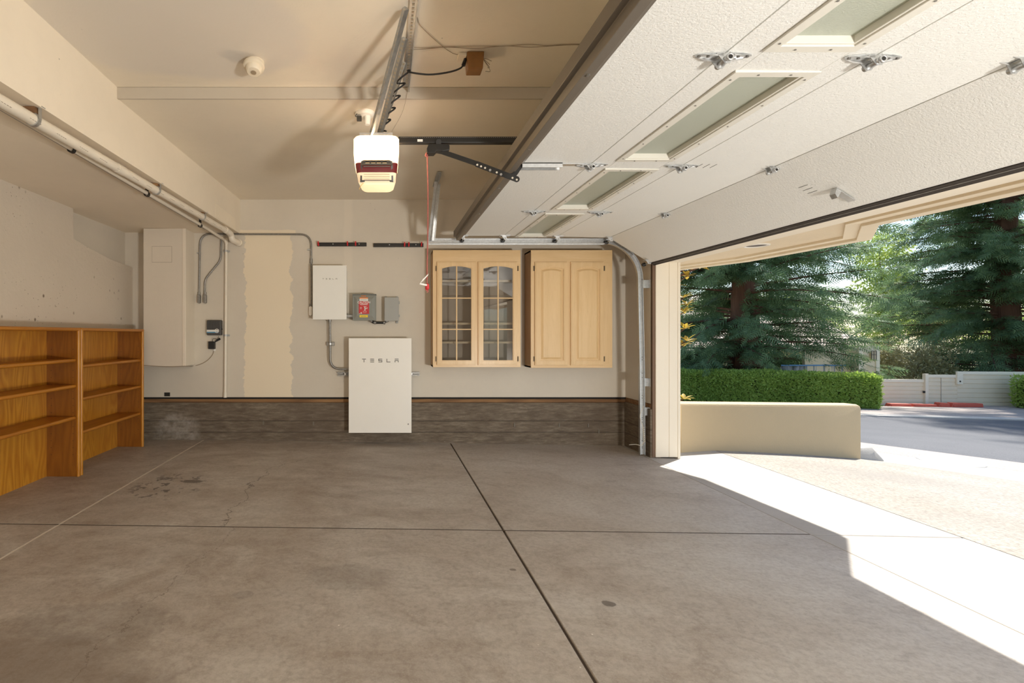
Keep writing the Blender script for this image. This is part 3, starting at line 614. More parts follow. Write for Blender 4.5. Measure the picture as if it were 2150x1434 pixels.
def strip_y(u0,u1,t0,t1,mat,name):
    q = [e+d*u0+n*t0, e+d*u1+n*t0, e+d*u1+n*t1, e+d*u0+n*t1]
    MB().prism([(p.x,YS,p.z) for p in q], (0,YE-YS,0)).build(name, mat, door, bevel=0.001, seg=1)
strip_y(0.0,0.020,-.004,T,M_SEAL,'bottom_retainer'); strip_y(0.020,0.025,-.006,T,M_EMT,'retainer_lip'); strip_y(0.025,0.055,0.0,T-.015,M_SEAL,'bottom_seal')
# small bracket and slotted marks on the bottom section
q = Vector(P(1768,424,3.0)); tpar = (q.x-x3)/(x4-x3); zq = z3+(z4-z3)*0.72; xq = x3+(x4-x3)*0.72
yb = (xq)/( (1768-CX)/F)
m = MB().beam((xq-.05,yb,zq+.02),(xq+.06,yb,zq-.05),.045,.004,(0,0,1)); m.prism([(xq-.05,yb-.02,zq+.028),(xq-.02,yb-.02,zq+.008),(xq-.045,yb-.02,zq-.035),(xq-.06,yb-.02,zq-.01)],(0,.04,0))
m.build('lock_bracket', M_ZINC, door)
for ji, us in ((2,(0.11,0.155,0.20)),(3,(0.23,0.265,0.30))):
    (xa,za),(xb,zb_) = J[ji],J[ji+1]; dd = Vector((xb-xa,0,zb_-za)).normalized(); sl = MB()
    for u in us:
        c = Vector((xa,YC,za))+dd*u; sl.beam(c+Vector((0,-.035,-.0006)), c+Vector((0,.035,-.0006)), .0035, .001)
    sl.build('slot', M_DARKHOLE, door)
# opener bracket on the top section
br = bx(0.875,1.13,YC-.03,YC+.03,CZ-.006,CZ-.001); br.box(0.875,1.13,YC-.03,YC-.026,CZ-.03,CZ-.001); br.box(0.875,1.13,YC+.026,YC+.03,CZ-.03,CZ-.001); br.box(1.13,1.30,YC-.018,YC+.018,CZ-.006,CZ-.001)
br.build('opener_bracket', M_ZINC, door)
for o in (h0,p0,core,sc0): bpy.data.objects.remove(o)

# door track on the far side
YT = 5.64
tr = thing('door_track', (2.93, YT, 0), 'galvanised garage door track curving down by the cabinets', 'track')
def channel(path, name):
    pts = [Vector(p) for p in path]; m = MB(); N_ = len(pts); rings = []
    for i, p in enumerate(pts):
        t = (pts[min(i+1,N_-1)]-pts[max(i-1,0)]).normalized(); nn = Vector((t.z,0,-t.x)); 
        pr = [(-.028,-.02),(-.028,.016),(.028,.016),(.028,-.02),(.024,-.02),(.024,.012),(-.024,.012),(-.024,-.02)]
        rings.append([p+nn*u+Vector((0,v,0)) for u, v in pr])
    return m.loft(rings).build(name, M_GALV, tr)
ZT = CZ-.036; hx0 = (897-CX)*YT/F
channel([(hx0,YT,ZT),(1.4,YT,ZT),(2.45,YT,ZT)], 'horizontal_rail')
cur = [(2.45+.43*math.sin(a),YT,ZT-.43+.43*math.cos(a)) for a in np.linspace(0,math.pi/2,14)]
channel(cur, 'curved_rail'); channel([(2.88,YT,ZT-.43),(2.90,YT,0.9),(2.905,YT,-.02)], 'vertical_rail')
m = bx(hx0,2.5,YT+.016,YT+.019,ZT-.04,ZT+.03); m.build('rail_angle', M_GALV, tr)
hole = MB()
for z in (0.06,0.075,0.10,0.14,0.35,0.38,0.40,0.62,0.65,0.85,0.90,1.05,1.08,1.95): hole.cyl((2.897,YT-.0215,z),(2.897,YT-.019,z),.0045,8)
hole.build('slot', M_DARKHOLE, tr)['kind'] = 'stuff'
for z in (0.42, 0.75, 1.86):
    b_ = bx(2.925,RX,YT+.005,YT+.03,z,z+.09); b_.box(RX-.004,RX,YT-.02,YT+.06,z,z+.09)
    b_.build('wall_bracket', M_GALV, tr)
for (u, y0_) in ((901,5.62),(909,5.60)):
    xb = (u-CX)*YT/F; top = (xb+.045, 5.30 if u==901 else 5.45, 2.975)
    hg = MB(); a = Vector((xb,YT-.02,ZT+.0)); b = Vector(top); hg.beam(a,b,.004,.032,(1,0,0)); hg.beam(a+Vector((.016,0,0)),b+Vector((.016,0,0)),.032,.004,(1,0,0))
    h_ = hg.build('hanger_angle', M_GALV, tr)
    ho = MB()
    for k in range(18):
        p = a.lerp(b,(k+.5)/18); ho.cyl(p+Vector((.016,-.004,0)),p+Vector((.016,-.0025,0)),.005,6)
    ho.build('hole', M_HOLE, h_)['kind'] = 'stuff'
m = MB(); tx = (912-CX)*5.2/F+.03; m.box(tx-.02,tx+.02,5.0,5.5,2.958,2.962); m.box(tx+.016,tx+.02,5.0,5.5,2.925,2.962); m.build('ceiling_angle', M_GALV, tr)
m = MB().beam((0.52,YT,ZT+.03),(0.56,YT-.02,ZT+.14),.02,.02); m.build('end_brace', M_GALV, tr)

# ================================================================== fill lamps added behind the camera to brighten the interior
FILLW = 18
for x, nm in ((-2.3,'left'),(0.2,'middle')):
    lp = thing('fill_light', (x,-4.79,2.15), f'added long LED fill light on the {nm} of the rear wall', 'light')
    bx(x-.62,x+.62,-4.80,-4.74,2.13,2.47).build('housing', M_BOXGREY2, lp, bevel=0.01)
    la = bpy.data.lights.new('fill_light_lamp','AREA'); la.shape = 'RECTANGLE'; la.size = 1.2; la.size_y = 0.3; la.energy = FILLW; la.color = (1.0,0.95,0.89)
    lo = bpy.data.objects.new('lamp', la); COL.objects.link(lo); lo.parent = lp; lo.location = (0,0.06,0.15); lo.rotation_euler = (R(90),0,0)

fd = thing('fill_flood_light', (2.72,-1.7,floor_z(2.7)), 'added fill flood light on a short tripod stand behind the camera', 'light')  # unseen fill source added to lift the ceiling and walls
fz = floor_z(2.7)
for a in (90,210,330):
    MB().tube([(2.72+.22*math.cos(R(a)),-1.7+.22*math.sin(R(a)),fz+.01),(2.72,-1.7,fz+.24)],.008,8).build('leg', M_BLACK, fd)
MB().cyl((2.72,-1.7,fz+.22),(2.72,-1.7,fz+.40),.012,10).build('pole', M_BLACK, fd)
fdir = (Vector((-0.6,3.2,2.9))-Vector((2.72,-1.7,.45))).normalized(); fq = fdir.to_track_quat('-Z','Y')
hm = bx(-.26,.26,-.18,.18,0,.06); hb = hm.build('head', M_BOXGREY2, origin=(0,0,0), bevel=.01); hb.parent = fd; hb.location = (0,0,.46); hb.rotation_mode = 'QUATERNION'; hb.rotation_quaternion = fq; ORG[hb] = ORG[fd]+Vector((0,0,.46))
la = bpy.data.lights.new('fill_flood_lamp','AREA'); la.shape = 'RECTANGLE'; la.size = .5; la.size_y = .34; la.energy = 190; la.color = (1.0,0.965,0.91)
lo = bpy.data.objects.new('lamp', la); COL.objects.link(lo); lo.parent = hb; lo.location = (0,0,-.01)

# ================================================================== bookshelves
def bookshelf(y0, y1, shelves, label):
    x0, x1 = -3.09, -2.79; zb = floor_z(-2.95); zt = 1.40; th = 0.022
    t = thing('bookshelf', (-2.94,(y0+y1)/2,zb), label, 'bookshelf', 'oak bookshelves along the left wall')
    bx(x0,x0+.008,y0+th,y1-th,zb,zt-.02).build('back_panel', M_OAKV, t)
    for a in (y0, y1-th):
        s = bx(x0,x1-.006,a,a+th,zb,zt-.03).build('side_panel', M_OAKS, t)
        MB().tube([(x1-.008,a+th/2,zb),(x1-.008,a+th/2,zt-.015)], .0155, 14).build('edge_moulding', M_OAKV, s, smooth=True)
        ph = MB()
        for k in range(16):
            for xx in (x0+.05, x1-.05):
                z = zb+.2+k*.064; ya = a+th-.0005 if a == y0 else a-.0008
                ph.box(xx-.0025,xx+.0025,ya,ya+.0013,z-.0025,z+.0025)
        ph.build('peg_hole', M_DARKHOLE, s)['kind'] = 'stuff'
    tp = bx(x0,x1-.008,y0,y1,zt-.034,zt-.004).build('top', M_OAKH, t, bevel=0.003)
    MB().tube([(x1-.01,y0,zt-.019),(x1-.01,y1,zt-.019)], .0165, 14).build('edge_moulding', M_OAKH, tp, smooth=True)
    for z in shelves:
        s = bx(x0+.009,x1-.035,y0+th+.002,y1-th-.002,z,z+.021).build('shelf', M_OAKH, t)
        MB().tube([(x1-.037,y0+th+.003,z+.0085),(x1-.037,y1-th-.003,z+.0085)], .0165, 14).build('edge_moulding', M_OAKH, s, smooth=True)
    return t
bookshelf(4.605, 5.795, (1.028,0.722,0.412), 'orange oak bookshelf beside the duct chase, farther of the two')
bookshelf(3.37, 4.585, (1.09,0.855,0.565), 'orange oak bookshelf cut by the left picture edge, nearer one')

# ================================================================== duct chase and pipes in the left corner
ch = thing('duct_chase', P(345,768,6.0), 'boxed beige drywall duct chase in the back left corner', 'chase')
xa, xb = (301-CX)*5.93/F, (388-CX)*5.93/F
bx(xa, xb, 5.93, YW-.001, 0.955, 2.592).build('face', M_CHASE, ch, bevel=0.004)
bx(xb-.03, xb+.012, 5.925, YW-.001, 0.96, 2.592).build('corner_strip', paint('chase_corner_paint', (0.78,0.70,0.58)), ch, bevel=0.006)
ax0, ax1, az0, az1 = P(319,0,5.93)[0], P(361,0,5.93)[0], P(0,551,5.93)[2], P(0,517,5.93)[2]
MB().ring_prism([(ax0,5.9285,az0),(ax1,5.9285,az0),(ax1,5.9285,az1),(ax0,5.9285,az1)],[(ax0+.003,5.9285,az0+.003),(ax1-.003,5.9285,az0+.003),(ax1-.003,5.9285,az1-.003),(ax0+.003,5.9285,az1-.003)],(0,.004,0)).build('panel_seam', simple('dark_seam', (0.30,0.25,0.19), 0.8), ch)
bx(ax0+.003,ax1-.003,5.927,5.931,az0+.003,az1-.003).build('access_panel', M_CHASE, ch)
# big drain pipe
def line_at(Y): return (-1.84, Y, 2.4555+(2.545-2.4555)*(Y-2.394)/(5.85-2.394))
dp = thing('drain_pipe', (-1.84,5.9,2.5), 'thick cream PVC drain pipe strapped under the left soffit', 'pipe')
e1 = Vector(line_at(5.86)); endp = Vector(P(489,505,6.19))
MB().tube([line_at(-4.7), line_at(2), e1], .0305, 20).build('pipe', M_PVC, dp, smooth=True)
elb = MB().tube(spline([e1+Vector((0,-.06,0)), e1, e1+Vector((.01,.10,-.02)), Vector((-1.82,5.99,2.47)), Vector((-1.80,6.08,2.465)), Vector((-1.795,6.19,2.465))],6), .036, 18)
elb.tube([e1+Vector((0,-.09,0)), e1+Vector((0,-.02,0))], .038, 18); elb.tube([(-1.795,6.14,2.465),(-1.795,6.195,2.465)], .044, 18)
elb.build('elbow', M_PVC, dp, smooth=True)
MB().tube([line_at(3.43), line_at(3.52)], .033, 18).build('coupling', M_PVC, dp, smooth=True)
for Y in (2.62, 4.03, 5.05):
    p = Vector(line_at(Y)); m = MB(); zt = so(Y)+.005
    m.ring_prism([p+Vector((.037*math.cos(a),-.011,.037*math.sin(a))) for a in np.linspace(0,2*math.pi,20,False)],[p+Vector((.031*math.cos(a),-.011,.031*math.sin(a))) for a in np.linspace(0,2*math.pi,20,False)],(0,.022,0))
    m.box(p.x+.034,p.x+.038,Y-.011,Y+.011,p.z,zt); m.box(p.x+.02,p.x+.055,Y-.015,Y+.015,zt-.004,zt)
    s = m.build('strap', M_GALV, dp)
    bx(p.x-.05,p.x+.02,Y-.02,Y+.03,p.z+.03,zt-.004).build('block', M_SILL, s)
pr = MB()
for Y in np.arange(2.35,5.7,0.21):
    p = Vector(line_at(Y)); 
    for k in range(5): pr.box(p.x+.018,p.x+.0265,Y+k*.018,Y+k*.018+.011,p.z-.0165,p.z-.0145)
pr.build('print', M_PRINT, dp)['kind'] = 'stuff'
# thin condensate pipe and conduit beside it
tp = thing('thin_pipe', (-1.955,6.16,0.55), 'thin cream PVC pipe turning down the back wall', 'pipe')
xv = P(475,0,6.165)[0]; zc = 2.50
MB().tube(arc_path([(-1.97,-4.7,2.49),(-1.97,5.6,2.512),(xv-.02,6.14,2.50)],.05)+[Vector((xv-.005,6.165,2.48))], .0165, 14).build('pipe', M_PVC, tp, smooth=True)
MB().tube([(xv,6.168,2.49),(P(472.5,0,6.165)[0],6.168,0.575)], .0165, 14).build('riser', M_PVC, tp, smooth=True)
MB().tube([(xv,6.168,2.52),(xv,6.168,2.45)], .022, 14).build('fitting', M_PVC, tp, smooth=True); MB().tube([(P(472.5,0,6.165)[0],6.168,0.62),(P(472.5,0,6.165)[0],6.168,0.557)], .021, 14).build('fitting', M_PVC, tp, smooth=True)
for py in (527,704):
    c = Vector(P(474,py,6.165)); m = bx(c.x-.04,c.x+.04,6.19,6.199,c.z-.012,c.z+.012); m.tube([c+Vector((0,.003,-.012)),c+Vector((0,.003,.012))],.022,14)
    m.build('clip', M_GALV, tp)
for Y in (3.15,4.15,5.35):
    m = MB(); c = Vector((-1.97,Y,2.50)); m.ring_prism([c+Vector((.022*math.cos(a),-.014,.022*math.sin(a))) for a in np.linspace(0,2*math.pi,16,False)],[c+Vector((.0167*math.cos(a),-.014,.0167*math.sin(a))) for a in np.linspace(0,2*math.pi,16,False)],(0,.028,0))
    m.box(c.x-.012,c.x+.012,Y-.006,Y+.006,2.51,so(Y)-.002); m.build('clamp', M_BLACK, tp)
sc_ = thing('soffit_conduit', (-2.03,6.0,2.52), 'dark metal conduit running under the soffit beside the pipes', 'conduit')
b0 = Vector(P(464.5,510,6.178))
MB().tube(arc_path([(-2.03,-4.7,2.523),(-2.03,5.85,2.535),(-2.01,6.12,2.53),tuple(b0+Vector((0,0,.06)))],.05)+[b0], .0115, 12).build('run', M_EMT, sc_, smooth=True)
YCN = 6.183
def wallpath(pts): return [P(x,y,YCN) for x, y in pts]
MB().tube(arc_path([tuple(b0)]+wallpath([(463.6,546),(430,587),(429.6,618)]),.06), .0115, 12).build('drop', M_EMT, sc_, smooth=True)
cd = thing('wall_conduit', P(653,640,YCN), 'grey steel conduit arching across the back wall to the power boxes', 'conduit')
MB().tube(arc_path(wallpath([(417.9,618),(419.9,491),(653.2,492),(653.2,548)]),.14,9), .0115, 12).build('arch', M_EMT, cd, smooth=True)
MB().tube(wallpath([(653.2,545),(653.8,645)]), .0105, 12).build('drop', M_EMT, cd, smooth=True)
MB().tube(wallpath([(653.2,543),(653.2,553)]), .018, 12).build('coupling', M_EMT, cd, smooth=True)
def lb(px, py0, py1, name, parent, col, w=.017):
    a = Vector(P(px,py0,YCN-.01)); b = Vector(P(px,py1,YCN-.01)); m = MB(); prof = []
    for k in range(20):
        an = 2*math.pi*k/20; zc_ = (a.z+b.z)/2; hh = (a.z-b.z)/2-w
        prof.append((a.x+w*math.cos(an), YCN-.03, zc_+(hh if math.sin(an)>=0 else -hh)+w*math.sin(an)))
    m.prism(prof,(0,.045,0)); o = m.build(name, col, parent, bevel=0.003)
    pl = [((p[0]-a.x)*.8+a.x, YCN-.033, (p[2]-(a.z+b.z)/2)*.9+(a.z+b.z)/2) for p in prof]
    MB().prism(pl,(0,.004,0)).build('cover', col, o); 
    MB().tube([P(px,py0-5,YCN),P(px,py0+2,YCN)],.016,12).build('connector', M_EMT, o, smooth=True); return o
lb(417.9,618,637,'conduit_body',cd,M_EMT); lb(430.5,618,637,'conduit_body',sc_,M_EMT); lb(652.4,643,663,'conduit_body',cd,M_WHITE,.019)
for px, py in ((418.5,531),(650,524)):
    c = Vector(P(px,py,YCN)); bx(c.x-.03,c.x+.014,YCN-.008,6.199,c.z-.008,c.z+.008).build('strap', M_GALV, cd, bevel=.002)

# ================================================================== irrigation controller, plug and cord
ic = thing('irrigation_controller', P(450,705,6.15), 'grey irrigation controller on the wall right of the duct chase', 'controller')
x0,x1,z0,z1 = P(433.5,0,6.13)[0],P(464,0,6.13)[0],P(0,704,6.13)[2],P(0,672,6.13)[2]
bx(x0,x1,6.13,6.2,z0,z1).build('case', M_DKGREY, ic, bevel=.012, seg=3)
for k in range(12): 
    x = x0+.012+k*(x1-x0-.024)/11; bx(x-.003,x+.003,6.126,6.135,z0+.075,z1-.012).build('rib', M_DKGREY, ic)
zl = z0+.055; bx(x0+.004,x1-.03,6.1255,6.132,zl-.012,zl+.012).build('logo_band', M_LBLW, ic); bx(x0+.004,x1-.03,6.1252,6.131,zl-.024,zl-.013).build('logo_stripe', M_BLUE, ic)
c = Vector((x1-.05,6.125,zl)); MB().ring_prism([c+Vector((.026*math.cos(a),0,.026*math.sin(a))) for a in np.linspace(0,2*math.pi,20,False)],[c+Vector((.020*math.cos(a),0,.020*math.sin(a))) for a in np.linspace(0,2*math.pi,20,False)],(0,.006,0)).build('logo_ring', M_LBLW, ic)
MB().lathe((x1+.001,6.16,zl+.02),[(0.008,0),(0.008,0.008),(0.004,0.010)],12,(1,0,0)).build('latch', M_RUBBER, ic)
ad = thing('power_adapter', P(444,734,6.15), 'black plug in transformer below the irrigation controller', 'adapter')
bx(*[P(437,0,6.14)[0],P(450,0,6.14)[0]],6.14,6.192,P(0,733,6.14)[2],P(0,717,6.14)[2]).build('body', M_RUBBER, ad, bevel=.005)
MB().tube(spline([P(446,717,6.16),P(447,712,6.15),P(452,711,6.15),P(456,713,6.16)],6),.003,8).build('lead', M_RUBBER, ad)
MB().tube([P(452,717,6.15),P(462,711,6.15)],[.010,.0145],12).build('barrel_plug', M_RUBBER, ad, smooth=True)
MB().tube(spline([P(459,706,6.17),P(458,709,6.17),P(455,714,6.16)],5),.002,6).build('wire', M_RUBBER, ad)
op = bx(P(448,0,6.19)[0],P(452.3,0,6.19)[0],6.186,6.2,P(0,737,6.19)[2],P(0,715,6.19)[2]).build('outlet', M_WHITE, bevel=.003); tag(op,'narrow ivory wall outlet behind the black transformer','outlet')
cc = MB().tube(spline([P(449,735,6.19),P(446,745,6.19),P(435,757,6.19),P(420,765,6.19),P(403,769,6.19),P(397,769,5.99),P(385,769,5.915),P(350,770,5.915),P(300,767,5.915)],8),.0035,8)
tag(cc.build('extension_wire', M_CORD, smooth=True), 'thin tan cord running from the outlet under the duct chase', 'cord')
nt = bx(P(345,0,6.199)[0],P(357,0,6.199)[0],6.197,6.2005,P(0,832,6.2)[2],P(0,824,6.2)[2]); struct(nt.build('trim_7', M_DARKHOLE), 'dark square notch cut in the drywall edge')

# ================================================================== home battery, gateway and electrical boxes
def logo(parent, mat, cx, cz, w, h, y):
    lw = w*0.105; gap = (w-5*lw)/4; th = h*0.19; dpt = .002
    def B(name, u0,u1,v0,v1): bx(u0,u1,y-dpt,y,v0,v1).build(name, mat, parent)
    for i, chh in enumerate('TESLA'):
        a = cx-w/2+i*(lw+gap); b = a+lw; zb_, zt_ = cz-h/2, cz+h/2; m = MB()
        bb = lambda u0,u1,v0,v1: m.box(u0,u1,y-dpt,y,v0,v1)
        if chh == 'T': bb(a,b,zt_-th,zt_); bb((a+b)/2-th/2,(a+b)/2+th/2,zb_,zt_-th*1.3)
        if chh == 'E': bb(a,b,zt_-th,zt_); bb(a,b,cz-th/2,cz+th/2); bb(a,b,zb_,zb_+th)
        if chh == 'S': bb(a,b,zt_-th,zt_); bb(a,a+th,cz,zt_-th); bb(a,b,cz-th/2,cz+th/2); bb(b-th,b,zb_+th,cz-th/2); bb(a,b,zb_,zb_+th)
        if chh == 'L': bb(a,a+th,zb_,zt_); bb(a+th,b,zb_,zb_+th)
        if chh == 'A': bb(a,b,zt_-th,zt_); bb(a,a+th,zb_,cz+th*.5); bb(b-th,b,zb_,cz+th*.5); bb(a+th,b-th,cz-th*.5,cz+th*.5)
        m.build('letter', mat, parent)
YP = 6.017
x0,x1,z0,z1 = P(732,0,YP)[0],P(864,0,YP)[0],P(0,909,YP)[2],P(0,710,YP)[2]
pw = thing('home_battery', ((x0+x1)/2,6.1,z0), 'large white wall mounted home battery reaching down to the curb', 'battery')
fc = bx(x0,x1,YP,YP+.02,z0,z1).build('front_cover', M_WHITE, pw, bevel=.004, seg=3)
bx(x0+.006,x1-.006,YP+.022,YP+.14,z0+.006,z1-.006).build('body', M_WHITE, pw, bevel=.01)
logo(fc, M_LOGO, P(798.5,0,YP)[0], P(0,757,YP)[2], P(837,0,YP)[0]-P(760.5,0,YP)[0], .043, YP)
bx(P(856.0,0,YP)[0],P(858,0,YP)[0],YP-.0015,YP,P(0,892,YP)[2],P(0,889,YP)[2]).build('scuff', M_LOGO, fc)
for pxa, pxb in ((708,745),(850,881)):
    a, b = P(pxa,0,6.16)[0], P(pxb,0,6.16)[0]; zc_ = P(0,785,6.16)[2]
    m = bx(a,b,6.158,6.199,zc_-.024,zc_-.020); m.box(a,b,6.158,6.199,zc_+.020,zc_+.024); m.box(a,b,6.195,6.199,zc_-.02,zc_+.02); m.box(a,b,6.158,6.161,zc_-.02,zc_-.011); m.box(a,b,6.158,6.161,zc_+.011,zc_+.02)
    s = m.build('strut_rail', M_EMT, pw); bc = a+.10 if pxa == 708 else b-.10; MB().cyl((bc,6.15,zc_),(bc,6.195,zc_),.012,8).build('bolt', M_ZINC, s)
YG = 6.03
x0,x1,z0,z1 = P(656.5,0,YG)[0],P(727.5,0,YG)[0],P(0,671,YG)[2],P(0,557,YG)[2]
gw = thing('power_gateway', ((x0+x1)/2,6.1,z0), 'smaller white power gateway box above and left of the battery', 'power box')
gc = bx(x0,x1,YG,YG+.02,z0,z1).build('front_cover', M_WHITE2, gw, bevel=.004, seg=3)
bx(x0+.004,x1-.004,YG+.022,YW,z0+.004,z1-.004).build('body', M_WHITE2, gw, bevel=.008)
logo(gc, M_LOGO2, P(692.5,0,YG)[0], P(0,585.5,YG)[2], P(708,0,YG)[0]-P(677,0,YG)[0], .017, YG)
bc = thing('battery_conduit', P(693,775,6.15), 'steel conduit curving from the gateway down into the battery', 'conduit')
MB().tube(arc_path([P(692.5,668,6.12),P(693.5,775,6.12),P(740,775,6.12)],.17,10), .0145, 14).build('tube', M_EMT, bc, smooth=True)
MB().tube([P(692.5,668,6.12),P(692.5,675,6.12)], .022, 12).build('connector', M_EMT, bc, smooth=True)
a, b, zc_ = P(685.5,0,6.15)[0], P(702,0,6.15)[0], P(0,722,6.15)[2]
m = bx(a,b,6.15,6.199,zc_-.022,zc_+.022); m.build('strut_clamp', M_EMT, bc, bevel=.003)
MB().ring_prism([Vector((P(693.3,0,6.12)[0],6.12,zc_-.01))+Vector((.021*math.cos(q_),.021*math.sin(q_),0)) for q_ in np.linspace(0,2*math.pi,16,False)],[Vector((P(693.3,0,6.12)[0],6.12,zc_-.01))+Vector((.0148*math.cos(q_),.0148*math.sin(q_),0)) for q_ in np.linspace(0,2*math.pi,16,False)],(0,0,.02)).build('clamp_ring', M_ZINC, bc)
# disconnect switch box with caution label
YD = 6.05
x0,x1,z0,z1 = P(740.3,0,YD)[0],P(789.5,0,YD)[0],P(0,672.5,YD)[2],P(0,618,YD)[2]
ds = thing('disconnect_box', ((x0+x1)/2,6.12,z0), 'grey electrical disconnect box with red caution label', 'electrical box')
bx(x0,x1,YD+.03,YW,z0,z1-.005).build('enclosure', M_BOXGREY, ds, bevel=.004)
m = MB(); ia, ib, ja, jb_ = x0+.05, x1-.05, z0+.055, z1-.06
o4 = [(x0,YD+.03,z0),(x1,YD+.03,z0),(x1,YD+.03,z1),(x0,YD+.03,z1)]; r4 = [(x0,YD+.012,z0),(x1,YD+.012,z0),(x1,YD+.012,z1-.01),(x0,YD+.012,z1-.01)]
r5 = [(x0+.015,YD+.012,z0+.012),(x1-.015,YD+.012,z0+.012),(x1-.015,YD+.012,z1-.02),(x0+.015,YD+.012,z1-.02)]; i4 = [(ia,YD,ja),(ib,YD,ja),(ib,YD,jb_),(ia,YD,jb_)]
lid = m.loft([o4,r4,r5,i4]).build('lid', M_BOXGREY, ds, bevel=.002)
bx(x0-.004,x1+.004,YD+.008,YW,z1-.004,z1+.006).build('rain_hood', M_BOXGREY, ds, bevel=.003)
hp = MB().lathe(((x0+x1)/2,YD+.09,z1+.005),[(0.05,0),(0.05,.008),(0.03,.014),(0.001,.016)],20); hp.build('hub_plate', M_BOXGREY, ds, smooth=True)
def sticker(xa,xb,ya,yb,mat,name,y=YD-.0006): return bx(P(xa,0,YD)[0],P(xb,0,YD)[0],y,YD+.0005,P(0,yb,YD)[2],P(0,ya,YD)[2]).build(name, mat, lid)
sticker(755,772.6,624.5,627,M_ORANGE,'warning_header'); sticker(755,772.6,627,632,M_LBLW,'warning_text_strip')
sticker(753.3,775,632.4,659,M_RED,'caution_label'); sticker(755,772.3,661.5,666.3,M_YELLOW,'yellow_label')
cxl = P(764.1,0,YD)[0]
text_mesh('CAUTION', .034, M_LBLW, 'caution_lettering', ds, (cxl,YD-.001,P(0,634.9,YD)[2]), .0006)
tx = MB()
for k, (u0,u1) in enumerate(((756,773),(755.5,772.5),(757,771.5))):
    z = P(0,637.7+k*1.2,YD)[2]; n_ = 9
    for q_ in range(n_):
        a = P(u0+(u1-u0)*q_/n_,0,YD)[0]; b = P(u0+(u1-u0)*(q_+.72)/n_,0,YD)[0]; tx.box(a,b,YD-.0012,YD,z-.0022,z+.0022)
for (u0,u1,v0,v1) in ((756.2,759,645,645.8),(756.2,756.8,645,648.5),(758.8,759.4,645,648.5),(756.2,759.4,648,648.7),(763,770,643.3,644),(765,767,644,652),(762.5,769,652.8,653.3),(762.5,763,652.8,656),(768.6,769.1,652.8,656),(762.5,769,655.5,656),(766,768.5,646.5,649.5),(769,772,646,646.7),(769,771.5,647.5,648.2),(757,759.8,655.8,658.4),(753.8,756,657.9,658.5)):
    tx.box(P(u0,0,YD)[0],P(u1,0,YD)[0],YD-.0012,YD,P(0,v1,YD)[2],P(0,v0,YD)[2])
tx.build('caution_print', M_LBLW, ds)['kind'] = 'stuff'
t2 = MB()
for k, (u0,u1) in enumerate(((757,770),(756,771))):
    z = P(0,628.9+k*1.5,YD)[2]
    for q_ in range(10): t2.box(P(u0+(u1-u0)*q_/10,0,YD)[0],P(u0+(u1-u0)*(q_+.7)/10,0,YD)[0],YD-.0012,YD,z-.0018,z+.0018)
for q_ in range(8): t2.box(P(758+q_*1.4,0,YD)[0],P(758+q_*1.4+1,0,YD)[0],YD-.0012,YD,P(0,664.6,YD)[2],P(0,663.6,YD)[2])
t2.build('small_print', M_LOGO, ds)['kind'] = 'stuff'
t3 = MB()
for q_, (u0,u1) in enumerate(((758.5,761),(762,764),(765,768))): t3.box(P(u0,0,YD)[0],P(u1,0,YD)[0],YD+.006,YD+.014,P(0,622.3,YD)[2],P(0,620.3,YD)[2])
t3.build('embossed_mark', M_ORANGE, ds)
MB().tube([P(727,663.5,6.13),P(741,663.5,6.13)],.021,14).build('nipple', M_GALV, ds, smooth=True); MB().tube([P(730,663.5,6.13),P(733,663.5,6.13)],.029,10).build('locknut', M_GALV, ds)
YJ = 6.09
x0,x1,z0,z1 = P(807.5,0,YJ)[0],P(837,0,YJ)[0],P(0,673.5,YJ)[2],P(0,624.5,YJ)[2]
jx = thing('junction_box', ((x0+x1)/2,6.14,z0), 'plain light grey junction box right of the disconnect box', 'electrical box')
bx(x0,x1,YJ+.012,YW,z0,z1).build('enclosure', M_BOXGREY2, jx, bevel=.003); bx(x0-.002,x1+.002,YJ,YJ+.014,z0-.002,z1+.002).build('lid', M_BOXGREY2, jx, bevel=.004)
for x, z in ((x0+.018,z1+.008),(x1-.018,z1+.008),(x1-.018,z0-.016)): bx(x-.014,x+.014,YW-.02,YW-.002,z-.012,z+.012).build('mounting_tab', M_BOXGREY2, jx, bevel=.002)
for pz in (635,663): bx(x1,x1+.014,YJ+.01,YJ+.05,P(0,pz+2.5,YJ)[2],P(0,pz-2.5,YJ)[2]).build('hinge', M_BOXGREY2, jx, bevel=.003)
ln = thing('conduit_link', P(795,677,6.14), 'black bent conduit joining the two grey boxes underneath', 'conduit')
MB().tube(arc_path([P(779,671,6.14),P(783,677.5,6.14),P(808,677.5,6.14),P(813,671,6.14)],.03,6),.0145,12).build('tube', M_BLACK, ln, smooth=True)
for a, b in (((777.5,672),(781,675.5)),((785,677.5),(789.5,677.5)),((805,677.5),(809,677.5)),((811,675),(814.5,672))): MB().tube([P(*a,6.14),P(*b,6.14)],.020,12).build('connector', M_EMT, ln, smooth=True)

